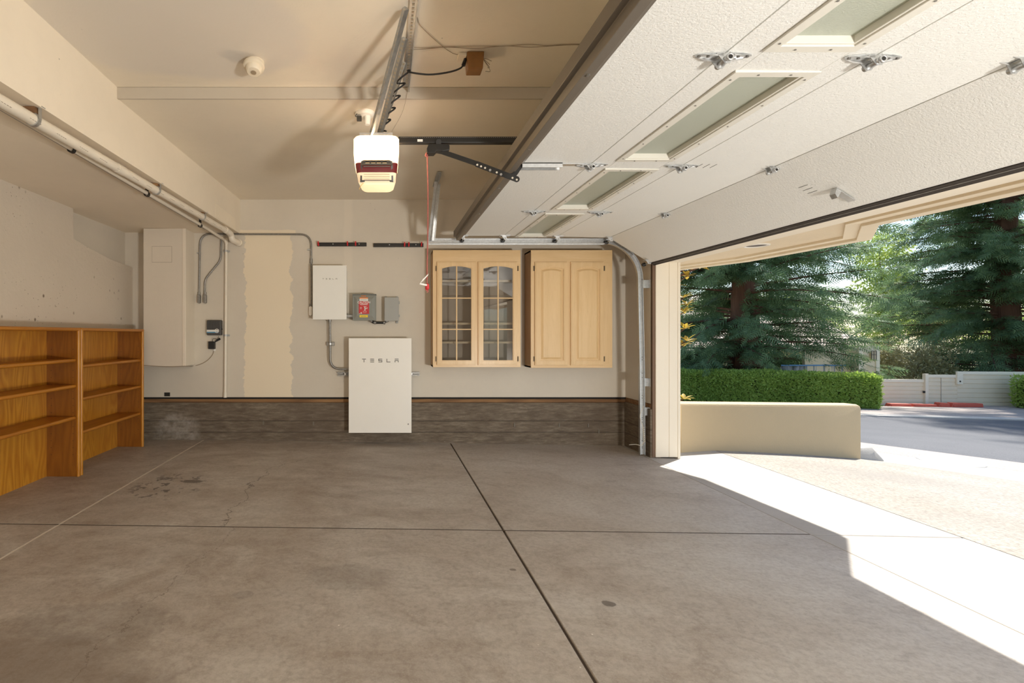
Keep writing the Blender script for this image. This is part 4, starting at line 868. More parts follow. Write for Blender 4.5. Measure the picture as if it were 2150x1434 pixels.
# ================================================================== tool racks
for (px0,px1,ya,yb,hooks,lab) in ((666,769.5,513,512.5,(669,730,747),'black tool rack with red clips above the gateway box'),(784,889,514.5,514.2,(849.5,858.5,885),'black tool rack with red clips left of the glass cabinet')):
    a, b = P(px0,ya,6.17), P(px1,yb,6.17)
    t = thing('tool_rack', ((a[0]+b[0])/2,6.19,a[2]-.03), lab, 'tool rack', 'wall tool racks')
    bx(a[0],b[0],6.175,6.2,a[2]-.022,a[2]+.022).build('rail', M_BLACK, t, bevel=.003); bx(a[0],b[0],6.168,6.176,a[2]-.022,a[2]-.014).build('lower_lip', M_BLACK, t); bx(a[0],b[0],6.168,6.176,a[2]+.014,a[2]+.022).build('upper_lip', M_BLACK, t)
    for h in hooks:
        x = P(h,0,6.17)[0]; m = MB().prism([(x-.009,6.172,a[2]-.02),(x-.009,6.150,a[2]-.018),(x-.009,6.13,a[2]+.012),(x-.009,6.138,a[2]+.034),(x-.009,6.146,a[2]+.012),(x-.009,6.172,a[2]+.012)],(.016,0,0)); m.build('clip', M_REDPL, t, bevel=.002)
    for f_ in (.32,.85): x = a[0]+(b[0]-a[0])*f_; MB().cyl((x,6.166,a[2]+.004),(x,6.176,a[2]+.004),.006,8).build('screw', M_ZINC, t)

# ================================================================== wall cabinets
YCB = 5.93
def cpx(u): return 880+u/4.482
def cpy(v): return 480+v/4.482
def X5(u, Y=YCB): return P(cpx(u),0,Y)[0]
def Z5(v, Y=YCB): return P(0,cpy(v),Y)[2]
def arch(u0,u1,vt,vc,vb,y,n=10):     # closed outline with a segmental arch on top: vc = corner height, vt = crown
    xa_, xb_ = X5(u0), X5(u1); zc_, zt_, zb_ = Z5(vc), Z5(vt), Z5(vb)
    top = [(xb_+(xa_-xb_)*k/n, y, zc_+(zt_-zc_)*(1-(2*k/n-1)**2)) for k in range(n+1)]
    return [(xa_,y,zb_),(xb_,y,zb_)]+top
def rect_like(u0,u1,v0,v1,y,n=10):
    xa_, xb_, zt_, zb_ = X5(u0), X5(u1), Z5(v0), Z5(v1)
    return [(xa_,y,zb_),(xb_,y,zb_)]+[(xb_+(xa_-xb_)*k/n,y,zt_) for k in range(n+1)]
def cabinet(u0,u1,v0,v1,doors,dv0,dv1,label,glass):
    xa_, xb_, zt_, zb_ = X5(u0), X5(u1), Z5(v0), Z5(v1); th = .018
    t = thing('wall_cabinet', ((xa_+xb_)/2,6.06,zb_), label, 'cabinet')
    bx(xa_,xa_+th,YCB+.02,YW,zb_,zt_).build('side_panel', M_PLY, t); bx(xb_-th,xb_,YCB+.02,YW,zb_,zt_).build('side_panel', M_PLY, t)
    bx(xa_,xb_,YCB+.02,YW,zt_-th,zt_).build('top_panel', M_PLY, t); bx(xa_,xb_,YCB+.02,YW,zb_,zb_+th).build('bottom_panel', M_PLY, t)
    bx(xa_,xb_,YW-.008,YW,zb_,zt_).build('back_panel', simple('cabinet_liner', (0.52,0.45,0.38), 0.6), t)
    d0, d1 = doors; fr = .02
    bx(xa_,xb_,YCB,YCB+fr,Z5(dv0+18),zt_).build('top_rail', M_MAPLEH, t, bevel=.002); bx(xa_,xb_,YCB,YCB+fr,zb_,Z5(dv1-18)).build('bottom_rail', M_MAPLEH, t, bevel=.002)
    bx(xa_,X5(d0[0]+25),YCB+.001,YCB+fr,zb_,zt_-.02).build('stile', M_MAPLEV, t); bx(X5(d1[1]-25),xb_,YCB+.001,YCB+fr,zb_,zt_-.02).build('stile', M_MAPLEV, t); bx(X5(d0[1]-22),X5(d1[0]+22),YCB+.001,YCB+fr,zb_+.02,zt_-.05).build('stile', M_MAPLEV, t)
    if glass:
        for v in (485,893,1073): bx(xa_+th,xb_-th,YCB+.08,YW-.01,Z5(v)-.012,Z5(v)+.012).build('shelf', simple('shelf_laminate', (0.66,0.53,0.36), 0.5), t)
    YDr = YCB-.02
    for i, (a, b) in enumerate(doors):
        if glass: gi = (a+50,b-42,355,378,1238)
        else: gi = (a+52,b-40,366,386,1238)
        m = MB(); outer = rect_like(a,b,dv0,dv1,YDr+.004); inner = arch(*gi,YDr+.004)
        m.ring_prism(outer, inner, (0,.016,0))
        # rounded front lip of the frame
        o2 = rect_like(a+8,b-8,dv0+9,dv1-9,YDr); i2 = arch(gi[0]-7,gi[1]+7,gi[2]-7,gi[3]-6,gi[4]+8,YDr); m.ring_prism(o2,i2,(0,.005,0))
        d = m.build('door', M_MAPLEV, t, bevel=.0025)
        if glass:
            cu = (gi[0]+gi[1])/2
            mm = bx(X5(cu-6),X5(cu+6),YDr+.002,YDr+.016,Z5(gi[4]),Z5(gi[2]-4)); mm.build('muntin', M_MAPLEV, d, bevel=.003)
            for v in (655,948): bx(X5(gi[0]),X5(gi[1]),YDr+.003,YDr+.015,Z5(v+5),Z5(v-5)).build('muntin', M_MAPLEH, d, bevel=.003)
            vs_ = [(gi[2],649),(661,942),(954,gi[4])]
            for k, (va, vb) in enumerate(vs_):
                for (ua, ub) in ((gi[0],cu-5),(cu+5,gi[1])):
                    if k: bx(X5(ua),X5(ub),YDr+.010,YDr+.013,Z5(vb+6),Z5(va-6)).build('pane', M_GLASS, d)
                    else:
                        n = 8; xa2, xb2 = X5(ua), X5(ub); zc_, zt2 = Z5(gi[3]), Z5(gi[2]); xl, xr = X5(gi[0]), X5(gi[1])
                        top = []
                        for q in range(n+1):
                            x = xb2+(xa2-xb2)*q/n; top.append((x,YDr+.010,zc_+(zt2-zc_)*(1-(2*(x-xl)/(xr-xl)-1)**2)+.002))
                        MB().prism([(xa2,YDr+.010,Z5(vb+6)),(xb2,YDr+.010,Z5(vb+6))]+top,(0,.003,0)).build('pane', M_GLASS, d)
        else:
            A0 = arch(gi[0]-1,gi[1]+1,gi[2]-1,gi[3]-1,gi[4]+1,YDr+.013); A1 = arch(gi[0]+9,gi[1]-9,gi[2]+10,gi[3]+9,gi[4]-9,YDr+.013); A2 = arch(gi[0]+26,gi[1]-26,gi[2]+27,gi[3]+22,gi[4]-26,YDr+.003); A3 = arch(gi[0]+30,gi[1]-30,gi[2]+31,gi[3]+26,gi[4]-30,YDr+.002)
            MB().loft([arch(gi[0]-1,gi[1]+1,gi[2]-1,gi[3]-1,gi[4]+1,YDr+.019),A0,A1,A2,A3]).build('raised_panel', M_MAPLEV, d)
        hu = a-6 if i == 0 else b+10
        for v in (375,1226):
            m = bx(X5(hu-5),X5(hu+5),YDr+.012,YCB+.002,Z5(v+24),Z5(v-24)); m.cyl((X5(hu),YDr+.010,Z5(v+20)),(X5(hu),YDr+.010,Z5(v-20)),.005,10); m.build('hinge', M_BRASS, d)
    return t
cabinet(130,955,202,1304,((165,530),(553,920)),312,1284,'pale maple wall cabinet with two arched glass doors',True)
cabinet(1052,1818,202,1310,((1086,1392),(1422,1732)),314,1287,'pale maple wall cabinet with two solid raised panel doors',False)

# ================================================================== garage door opener
oc = P(790,384,YC)
ow = thing('door_opener', (oc[0],YC,oc[2]), 'ceiling hung garage door opener with glowing lamp lens', 'opener')
def oring(pxl,pxr,py,hy,r=.03):
    xl,xr,z = P(pxl,0,YC-.12)[0],P(pxr,0,YC-.12)[0],P(0,py,YC-.12)[2]; out = []
    for sx, sy, a0 in ((1,1,0),(-1,1,90),(-1,-1,180),(1,-1,270)):
        cx_ = (xr-r) if sx>0 else (xl+r); cy_ = YC+sy*(hy-r)
        for k in range(5):
            a = R(a0+k*22.5); out.append((cx_+r*math.cos(a), cy_+r*math.sin(a), z))
    return out
MB().loft([oring(744,836,341,.118),oring(742,838,318,.12),oring(742,838,289,.12),oring(746,834,284,.115)]).build('upper_lens', M_LENS, ow, smooth=True)
MB().loft([oring(748,833,361,.112),oring(746,835,345,.117),oring(745.5,835.5,340.5,.117)]).build('housing_band', M_MAROON, ow, smooth=True)
MB().loft([oring(762,822,384,.085),oring(757,827,380,.095),oring(748.5,832.5,361,.112)]).build('lower_lens', M_LENS, ow, smooth=True)
dk = MB().prism([P(757,347,YC-.1225),P(824,347,YC-.1225),P(823,339,YC-.1225),P(818,336,YC-.1225),P(763,336,YC-.1225),P(758,339,YC-.1225)],(0,.004,0)); dk.build('control_panel', simple('smoked_panel', (0.10,0.075,0.055), .3), ow)
for u in (767,779,791,803): bx(P(u,0,YC-.125)[0],P(u+9,0,YC-.125)[0],YC-.1245,YC-.1225,P(0,343.5,YC-.12)[2],P(0,339.5,YC-.12)[2]).build('indicator', simple('amber_panel', (0.55,0.42,0.25), .4), ow)
wm = MB(); yf = YC-.1245
wm.ring_prism([P(756,382,yf+.03),P(826,382,yf+.03),P(824,338,yf),P(758,338,yf)],[P(760,378,yf+.025),P(822,378,yf+.025),P(821,341,yf),P(761,341,yf)],(0,.006,0)); wm.build('grille_frame', M_DKGREY, ow)
for k, py in enumerate((344,350)): MB().beam(P(763,py,yf-.001),P(819,py,yf-.001),.004,.004).build('grille_bar', M_LOGO, ow)
for py in (366,371,376): MB().beam(P(764,py,yf+.012),P(818,py,yf+.012),.005,.005).build('vent_bar', simple('pale_vent', (0.75,0.65,0.48), 0.4), ow)
bk = MB().prism([P(768,289,YC-.02),P(811,288,YC-.02),P(804,279,YC-.02),P(777,279,YC-.02)],(0,.05,0)); bk.build('mount_bracket', M_BLACK, ow, bevel=.002)
MB().tube(spline([P(763,384,YC-.09),P(758,390,YC-.09),P(754,398,YC-.09)],5),.0018,6).build('antenna', simple('amber_wire', (0.8,0.5,0.12), 0.5), ow)
pl = bpy.data.lights.new('opener_lamp','POINT'); pl.energy = 22; pl.color = (1.0,0.83,0.60); pl.shadow_soft_size = 0.09
plo = bpy.data.objects.new('lamp', pl); COL.objects.link(plo); plo.parent = ow; plo.location = Vector((oc[0],YC,P(0,322,YC)[2]))-ORG[ow]
bx(P(756,0,YC)[0],P(824,0,YC)[0],YC-.09,YC+.09,P(0,296,YC)[2],P(0,290,YC)[2]).build('chassis', M_GALV, ow)
bx(P(776,0,YC)[0],P(804,0,YC)[0],YC-.05,YC+.05,P(0,362,YC)[2],P(0,346,YC)[2]).build('motor', M_GALV, ow)
MB().lathe((oc[0],YC,P(0,322,YC)[2]),[(0.001,-.03),(0.016,-.024),(0.026,0),(0.018,.022),(0.013,.05),(0.001,.05)],16).build('bulb', M_BULB, ow, smooth=True)
rail = bx(P(836,0,YC)[0],RX-.05,YC-.02,YC+.02,P(0,302,YC)[2],P(0,289,YC)[2]); rl_ = rail.build('rail', M_BLACK, ow, bevel=.003)
tz = (P(0,302,YC)[2]+P(0,289,YC)[2])/2; hl = MB()
for k in range(60):
    x = P(842,0,YC)[0]+k*.0125; hl.box(x-.003,x+.003,YC-.0212,YC-.019,tz+.012,tz+.015)
hl.build('belt_tooth', M_EMT, rl_)['kind'] = 'stuff'
bx(P(876,0,YC)[0],P(887,0,YC)[0],YC-.0212,YC-.019,P(0,300,YC)[2],P(0,295,YC)[2]).build('rail_label', M_LBLW, rl_)
t0x, t1x = P(894,0,YC)[0], P(944,0,YC)[0]
trl = MB().prism([P(896,312,YC-.03),P(900,302,YC-.03),P(940,302,YC-.03),P(944,305,YC-.03),P(944,314,YC-.03),P(930,317,YC-.03),P(918,315,YC-.03),P(912,321,YC-.03),P(897,321,YC-.03)],(0,.06,0)).build('trolley', M_BLACK, ow, bevel=.002)
MB().cyl(P(921,298,YC-.034),P(921,298,YC+.034),.018,14).build('pulley', M_BLACK, trl)
ar = MB().beam(P(926,318,YC-.02),P(1022,351,YC-.02),.030,.006,(0,1,0)); ar.beam(P(1000,344,YC-.026),P(1087,377,YC-.026),.036,.006,(0,1,0)); ar.cyl(P(1085,376.5,YC-.029),P(1085,376.5,YC-.023),.018,14)
arm = ar.build('door_arm', M_BLACK, ow)
for u, v in ((1002,346),(1010,349.3),(1018.5,352.5),(1043,362),(1076,373.5),(1085,377.3)): MB().cyl(P(u,v,YC-.031),P(u,v,YC-.029),.0065,10).build('hole', M_HOLE, arm)
for u, v in ((1029,357),(1052,366)): MB().cyl(P(u,v,YC-.034),P(u,v,YC-.029),.008,8).build('bolt', M_EMT, arm)
ca = spline([P(1068,371,YC-.012),P(1080,366,YC-.012),P(1088,355,YC-.012),P(1097,342,YC-.012)],6); cm = MB()
for k in range(len(ca)-1): cm.beam(ca[k],ca[k+1],.030,.006,(0,1,0))
cm.build('curved_arm', M_BLACK, ow)
# hangers from the ceiling
hgr = thing('opener_hanger', P(862,100,2.9), 'perforated steel angle hangers holding the door opener', 'hanger')
ha = bx(.125,.165,1.2,3.33,2.984,2.988); ha.box(.161,.165,1.2,3.33,2.948,2.988); ceil_ang = ha.build('ceiling_angle', M_GALV, hgr)
hh = MB()
for k in range(60): y = 1.5+k*.03; hh.box(.139,.151,y,y+.014,2.9825,2.9842)
hh.build('slot', M_HOLE, ceil_ang)['kind'] = 'stuff'
def angle_bar(a, b, w=.038, n=26):
    a, b = Vector(a), Vector(b); m = MB(); dd = (b-a).normalized(); s = dd.cross(Vector((0,-1,0.3))).normalized(); u = s.cross(dd)
    m.beam(a,b,w,.003,u); m.beam(a+s*(w/2)+u*(w/2),b+s*(w/2)+u*(w/2),.003,w,u)
    o = m.build('hanger_bar', M_GALV, hgr); ho = MB()
    for k in range(n):
        c = a.lerp(b,(k+.5)/n); 
        for sg in (1,-1): ho.cyl(c+u*(.0022*sg)-s*.004, c+u*(.0016*sg)-s*.004, .0075, 8)
    ho.build('hole', M_HOLE, o)['kind'] = 'stuff'
angle_bar(P(778,292,YC-.03), (.11,2.52,2.985)); angle_bar(P(796,286,YC+.02), (.115,2.78,2.985)); angle_bar(P(797,284,YC+.06), (.125,3.03,2.985), .03, 18)
# power cord of the opener, twisted around the hanger, and the ceiling outlet
pA, pB = Vector(P(800,282,YC+.05)), Vector(P(852,150,3.02)); hel = []
for k in range(70):
    t = k/69; c = pA.lerp(pB,t); a = 2*math.pi*5.2*t; hel.append(c+Vector((.032*math.cos(a),.028*math.sin(a)-.01,.018*math.sin(a+1))))
cord = hel+spline([hel[-1],P(862,152,2.97),P(900,156.5,2.95),P(940,152,2.95),P(967,143,2.95),P(974,131,2.96)],8)[1:]
pc = thing('power_cable', P(925,157,2.95), 'black power cord coiled on the hanger and plugged into ceiling', 'cord')
MB().tube(cord,.0052,8).build('cable', M_RUBBER, pc, smooth=True)
MB().tube([P(973,137,2.955),P(977,124,2.965)],[.012,.009],10).build('plug', M_RUBBER, pc, smooth=True)
bxo = P(997,121,2.95); ax_ = bxo[0]; w_ = .05
co = thing('ceiling_outlet', (ax_,2.97,2.89), 'amber brown covered outlet box on the ceiling', 'outlet')
MB().loft([[(ax_-.043,2.925,2.892),(ax_+.043,2.925,2.892),(ax_+.043,3.01,2.892),(ax_-.043,3.01,2.892)],[(ax_-.05,2.918,2.989),(ax_+.05,2.918,2.989),(ax_+.05,3.018,2.989),(ax_-.05,3.018,2.989)]]).build('cover', M_AMBER, co, bevel=.004)
bx(ax_-.10,ax_-.05,2.93,3.0,2.972,2.989).build('receptacle', M_DETECT, co, bevel=.003)
for k in range(4): MB().tube(spline([(ax_+.05,2.97,2.975),(ax_+.075+.01*k,2.96+.02*k,2.965-.012*k),(ax_+.10-.012*k,2.955,2.95-.02*k)],5),.0016,6).build('loose_wire', M_CORD, co)
wv = thing('ceiling_wire', P(1030,97,2.79), 'thin twisted bell wires stapled across the ceiling', 'wire')
zc_ = 2.985
for k, off in enumerate((0,.012)):
    pts = []
    for u in (862,890,940,1000,1060,1110,1150,1200,1300):
        Y = F*1.649/(CY-(100-(u-862)*.02+2*math.sin(u*.05+k*2))); pts.append(((u-CX)*Y/F,Y+off,zc_))
    MB().tube(spline(pts,5),.0016,6).build('wire', M_CORD, wv)
MB().tube(spline([(.17,2.60,2.985),(.21,2.7,2.986),(.40,2.935,2.986),(ax_,2.94,2.986)],6),.0015,6).build('wire', M_CORD, wv)
MB().tube(spline([(.155,3.33,2.95),P(845,235,3.36),P(825,272,3.3),P(815,289,3.25)],6),.0013,6).build('drop_wire', M_CORD, wv)
# emergency release rope
rp = thing('release_rope', P(893,610,YC), 'red emergency release rope with paper tag hanging from the rail', 'rope')
MB().tube(spline([P(897,322,YC),P(898.5,400,YC),P(898,500,YC),P(896.5,583,YC),P(898,600,YC)],6),.0042,8).build('rope', M_ROPE, rp, smooth=True)
MB().tube(spline([P(897,320,YC),P(894,327,YC),P(899,330,YC)],5),.006,8).build('knot', M_ROPE, rp, smooth=True)
tgm = MB().loft([[Vector(P(*q,YC-.02+dy)) for q in qs] for dy in (0,.002) for qs in [[(882,594),(897,597),(896,600.5),(881,597)]]]); tgm.build('tag', M_LBLW, rp)
MB().loft([[Vector(P(*q,YC-.015+dy)) for q in qs] for dy in (0,.002) for qs in [[(881,596),(888,586),(900,574),(899,578),(890,588)]]]).build('tag_fold', M_LBLW, rp)
MB().lathe(P(897,602,YC),[(0.003,.022),(0.012,.015),(0.013,-.012),(0.004,-.022)],12).build('handle', M_REDPL, rp, smooth=True)
MB().tube(spline([P(897,606,YC),P(894,609,YC),P(899,611,YC),P(896,614,YC)],4),.004,6).build('frayed_end', M_ROPE, rp)

# ================================================================== detectors on the ceiling
s1 = P(535,128,3.03)
d1 = thing('smoke_detector', (s1[0],3.02,2.87), 'cream smoke detector hanging loose from the ceiling by the soffit', 'detector')
MB().lathe((s1[0],3.03,2.99),[(0.001,0),(0.056,0),(0.058,-.018),(0.052,-.024),(0.001,-.024)],28).build('base_ring', M_DETECT, d1, smooth=True)
ax_ = Vector((.02,-.28,-1)).normalized(); MB().lathe((s1[0]+.002,3.005,2.957),[(0.001,0),(0.060,0),(0.063,.012),(0.060,.022),(0.048,.026),(0.046,.048),(0.038,.056),(0.001,.058)],28,ax_).build('sensor_head', M_DETECT, d1, smooth=True)
MB().lathe(Vector((s1[0]+.002,3.005,2.957))+ax_*.0575,[(0.014,0),(0.016,0.001),(0.016,.003),(0.014,.003)],20,ax_).build('test_ring', M_CORD, d1)
bx(s1[0]-.03,s1[0]+.03,2.985,3.0,2.95,2.967).build('connector', M_LOGO, d1)
s2 = P(766,241,3.6)
d2 = thing('lamp_base', (s2[0],3.58,2.83), 'white round ceiling fixture with dangling parts behind the hangers', 'fixture')
zr = 2.925
MB().lathe((s2[0],3.58,zr),[(0.001,0),(0.068,0),(0.070,-.012),(0.060,-.028),(0.030,-.034),(0.001,-.034)],28).build('base', M_WHITE, d2, smooth=True)
MB().lathe((s2[0]+.02,3.57,zr-.033),[(0.001,0),(0.024,0),(0.022,-.045),(0.018,-.06),(0.001,-.06)],18,).build('socket', M_WHITE2, d2, smooth=True)
bx(s2[0]-.055,s2[0]-.02,3.53,3.56,zr-.075,zr-.045).build('terminal_block', M_DKGREY, d2, bevel=.003)
MB().tube(spline([(s2[0]-.05,3.55,zr-.02),(s2[0]-.065,3.54,zr-.045),(s2[0]-.03,3.54,zr-.05)],5),.003,6).build('lead', M_LOGO, d2)
# coiled sensor wire at the track foot
yq = 5.60
ww = [P(1352,852,yq),P(1344,870,yq),P(1346,885,yq),P(1351,897,yq)]
cl = spline(ww,6)
for k in range(28):
    t = k/27; c = Vector(P(1350.5+2.5*t,898+28*t,yq)); cl.append(c+Vector((.012*math.cos(k*1.6),.008*math.sin(k*1.6),0)))
cl += spline([P(1353,927,yq),P(1346,935,yq),P(1334,933,yq-.02),P(1321,934,yq-.05)],6)
tag(MB().tube(cl,.0028,6).build('sensor_wire', M_WIRE, smooth=True), 'thin cream coiled wire dangling by the door track foot', 'wire')
# form ties sticking out of the curb
for px, py in ((553,888),(658,889),(1080,892),(1174,892.5),(1235,893),(1257,906)):
    c = Vector(P(px,py,YW-.016)); m = bx(c.x-.008,c.x+.008,YW-.022,YW-.012,c.z-.022,c.z+.022); m.cyl((c.x,YW-.026,c.z),(c.x,YW-.02,c.z),.004,8)
    tag(m.build('form_tie', simple('rusty_tie', (0.16,0.14,0.11), .6)), {553:'small dark form tie in the curb, leftmost one',658:'rusty form tie in the curb left of the battery',1080:'form tie in the curb below the solid door cabinet, left one',1174:'form tie in the curb below the solid door cabinet, middle one',1235:'form tie in the curb below the solid door cabinet, right one',1257:'pale low form tie near the right corner of the curb'}[px], 'form tie', 'metal form ties in the curb')

# ================================================================== outdoors: plants
def frames(dirs, ups):
    d = dirs/np.linalg.norm(dirs,axis=1,keepdims=True); s = np.cross(d,ups); s /= np.linalg.norm(s,axis=1,keepdims=True)+1e-9; u = np.cross(s,d); return d, s, u
def instance_quads(T, pos, d, s, u, scale):
    # T: (q,4,3) template quads -> (n*q*4,3) vertices
    n, q = len(pos), len(T); L_ = T.reshape(-1,3)
    V = pos[:,None,:] + scale[:,None,None]*(L_[None,:,0:1]*d[:,None,:] + L_[None,:,1:2]*s[:,None,:] + L_[None,:,2:3]*u[:,None,:])
    return V.reshape(-1,3), np.arange(n*q*4).reshape(-1,4)
def spray_template(k=8):
    Q = []
    for i in range(k):
        x = (i+.3)/k; l = .50*(1-.6*x)*(.85+.3*((i*7)%3)/2); w = .042
        for sg in (-1,1):
            dx, dy = .72*l, sg*.70*l; z = -.10*l
            Q.append([(x-w,0,0),(x+w,0,0),(x+dx+w*.5,dy,z),(x+dx-w*.7,dy,z)])
    Q.append([(0,-.012,0),(0,.012,0),(1.1,.006,-.03),(1.1,-.006,-.03)]); Q.append([(.85,-.03,0),(.85,.03,0),(1.16,.012,-.03),(1.16,-.012,-.03)])
    return np.array(Q, dtype=float)
SPRAY = spray_template(5); SPRAY_LO = spray_template(3)
def conifer(name, base, H, zmin, rmax, n_low, n_high, label, seed, trunk_r=.5, zsplit=8.0, spacing=.16, lo=False, crown_pow=.75, group='tall conifers across the street', size=.62, front=None):
    g = np.random.default_rng(seed); bx_, by_, bz_ = base
    t = thing(name, base, label, 'tree', group)
    pts = [(bx_+.05*math.sin(z), by_, bz_+z) for z in np.linspace(0,H,14)]
    m = MB(); rings = []
    for i, p in enumerate(pts):
        r_ = trunk_r*(1-i/13.5)**.9*(1.25 if i == 0 else 1); n_ = 18
        rings.append([(p[0]+r_*(1+.10*math.sin(5*a+i)+.06*math.sin(11*a))*math.cos(a), p[1]+r_*(1+.10*math.sin(5*a+i)+.06*math.sin(11*a))*math.sin(a), p[2]) for a in np.linspace(0,2*math.pi,n_,False)])
    m.loft(rings); m.build('trunk', M_BARK, t, smooth=True)
    hs = np.concatenate([zmin+(min(zsplit,H)-zmin)*(np.arange(n_low)+g.uniform(0,1,n_low))/n_low, g.uniform(min(zsplit,H*.98),H,n_high)]); bm_ = MB()
    PP, DD, UU, SS = [], [], [], []
    for h in hs:
        phi = g.uniform(0,2*math.pi); L_ = rmax*max(.08,(1-h/H))**crown_pow*g.uniform(.68,1.08); dr = np.array([math.cos(phi),math.sin(phi),0]); pe = np.array([-dr[1],dr[0],0])
        lift, droop = g.uniform(.0,.22), g.uniform(.06,.26)
        if front is not None:
            L_ *= 1-.45*max(0,-dr[1]*.9-.1)*(1 if h < 4 else .4)
        f = lambda s: np.array([bx_,by_,bz_+h])+dr*(s*L_)+np.array([0,0,1])*(lift*L_*s-droop*L_*s*s)+pe*(.06*L_*math.sin(3*s+phi))
        bm_.tube([f(s) for s in np.linspace(0,1,6)], [max(.008,.05*(1-.9*s)) for s in np.linspace(0,1,6)], 5, False)
        hi = h > zsplit; k = max(3,int(L_/(spacing*(2.6 if hi else 1))))
        for s in np.linspace(.14,1,k):
            c = f(s); tg = f(min(1,s+.02))-f(max(0,s-.02)); tg /= np.linalg.norm(tg)
            for sg in (-1,1):
                for rep in range(1 if (lo or hi) else 2):
                    a = g.uniform(.35,1.0); d_ = tg*math.cos(a)+pe*sg*math.sin(a)+np.array([0,0,g.uniform(-.75,.15)])
                    off = g.normal(0,.10,3)
                    PP.append(c+off); DD.append(d_); UU.append(np.array([g.normal(0,.9),g.normal(0,.9),.7])); SS.append(size*g.uniform(.6,1.2)*(1-.25*s)*(1.9 if hi else 1))
    bm_.build('branches', M_BARK, t)['kind'] = 'stuff'
    d,s_,u = frames(np.array(DD),np.array(UU)); V, Q = instance_quads(SPRAY_LO if lo else SPRAY, np.array(PP), d, s_, u, np.array(SS))
    o = raw_mesh('foliage', V, Q, M_REDWOOD, t); o['kind'] = 'stuff'
    return t
T1 = P(1562,780,17.0); conifer('redwood_tree', (T1[0],17.0,-.9), 10.5, .55, 5.15, 150, 20, 'dark green redwood with thick reddish trunk above the hedge', 3, .50, crown_pow=.38, size=.50, front=1, spacing=.17, zsplit=7.0)
T2 = P(2112,800,20.0); conifer('redwood_tree', (T2[0],20.0,-1.0), 27, .35, 4.35, 170, 90, 'tallest dark redwood behind the fence at the right picture edge', 11, .40, crown_pow=.42, zsplit=8.5, size=.56, spacing=.19)
conifer('redwood_tree', (27.5,14.6,-.9), 27, 2.5, 4.8, 60, 110, 'redwood standing past the right picture edge shading the street', 21, .45, lo=True, spacing=.30, crown_pow=.5, size=.9)
LEAF = np.array([[(0,0,0),(.35,-.22,.04),(1,0,0),(.35,.22,.04)]])
def leaf_cloud(centers, radii, n, size, g, flat=1.0, shell=.55):
    k = g.integers(0,len(centers),n); v = g.normal(size=(n,3)); v /= np.linalg.norm(v,axis=1,keepdims=True); r = g.uniform(shell,1,n)**.6
    P_ = np.array(centers)[k] + v*r[:,None]*np.array(radii)[k][:,None]*np.array([1,1,flat]); return P_, v
def broadleaf(name, base, blobs, n, size, mat, label, seed, trunk=(.15,3), group=None, cat='tree'):
    g = np.random.default_rng(seed); t = thing(name, base, label, cat, group)
    C = [Vector(b[0]) for b in blobs]; m = MB(); top = Vector(base)+Vector((0,0,trunk[1])); m.tube([base, Vector(base).lerp(top,.5)+Vector((.1,0,0)), top],[trunk[0],trunk[0]*.8,trunk[0]*.55],8)
    for c in C: m.tube([top, top.lerp(c,.55)+Vector((0,0,-.1)), c],[trunk[0]*.5,trunk[0]*.3,trunk[0]*.1],6)
    m.build('trunk', M_BARK, t, smooth=True)
    P_, v = leaf_cloud([tuple(c) for c in C],[b[1] for b in blobs],n,size,g,.85,.2)
    d,s_,u = frames(v*.6+g.normal(0,.8,(n,3))+np.array([0,0,-.3]), g.normal(0,.6,(n,3))+np.array([0,0,1.0])); V,Q = instance_quads(LEAF,P_,d,s_,u,size*g.uniform(.6,1.3,n))
    o = raw_mesh('foliage',V,Q,mat,t); o['kind'] = 'stuff'; return t
def ball(px,py,Y,r): return (P(px,py,Y), r)
broadleaf('lime_tree', (*P(1858,760,33)[:2],-1.0), [ball(1845,520,33,1.6),ball(1868,560,33,1.7),ball(1852,610,33,1.7),ball(1872,660,33,1.5),ball(1850,690,33,1.4),ball(1880,600,33,1.2)], 9000, .24, M_LIME, 'light yellow green tree glowing between the two redwoods', 5, (.18,3.5))
for k, (u, Y, h) in enumerate(((1480,44,3.0),(1660,46,3.4),(1960,42,3.0),(2090,44,3.6))):
    c = P(u,690,Y); g = np.random.default_rng(50+k)
    broadleaf('background_tree', (c[0],Y,-1.0), [((c[0]+g.uniform(-3.5,3.5),Y+g.uniform(-1,1),.6+h*g.uniform(.1,1.0)),g.uniform(1.2,1.9)) for _ in range(7)], 3600, .34, M_LIME if k % 2 else M_BRUSH, ['pale leafy tree far behind the redwood trunk','pale green tree far behind the redwood boughs','dry leafy tree far behind the right redwood','green tree far behind the right edge redwood'][k], 60+k, (.2,2.5), 'far trees behind the redwoods')
# golden leaved magnolia just beyond the jamb
mg = thing('magnolia_tree', (3.95,7.2,-.15), 'golden leaved magnolia peeking out behind the door jamb', 'tree')
g = np.random.default_rng(9); mt = MB(); mt.tube([(3.95,7.2,-.2),(3.98,7.2,1.2),(4.0,7.2,2.6)],[.06,.05,.03],8); tips = []
for u, v, Y in ((1436,566,7.2),(1452,566,7.2),(1468,562,7.25),(1484,556,7.3),(1442,580,7.2),(1436,625,7.2),(1443,640,7.15),(1436,655,7.2),(1438,690,7.2),(1442,716,7.15),(1437,724,7.2),(1436,838,7.0),(1420,600,7.2),(1415,660,7.2),(1410,720,7.2)):
    p = Vector(P(u,v,Y)); tips.append(p); mt.tube([(3.98,7.2,max(.3,p.z-.35)), ((3.98+p.x)/2,7.2,p.z-.12), p],[.018,.012,.006],6)
mt.build('trunk', M_BARK, mg, smooth=True)
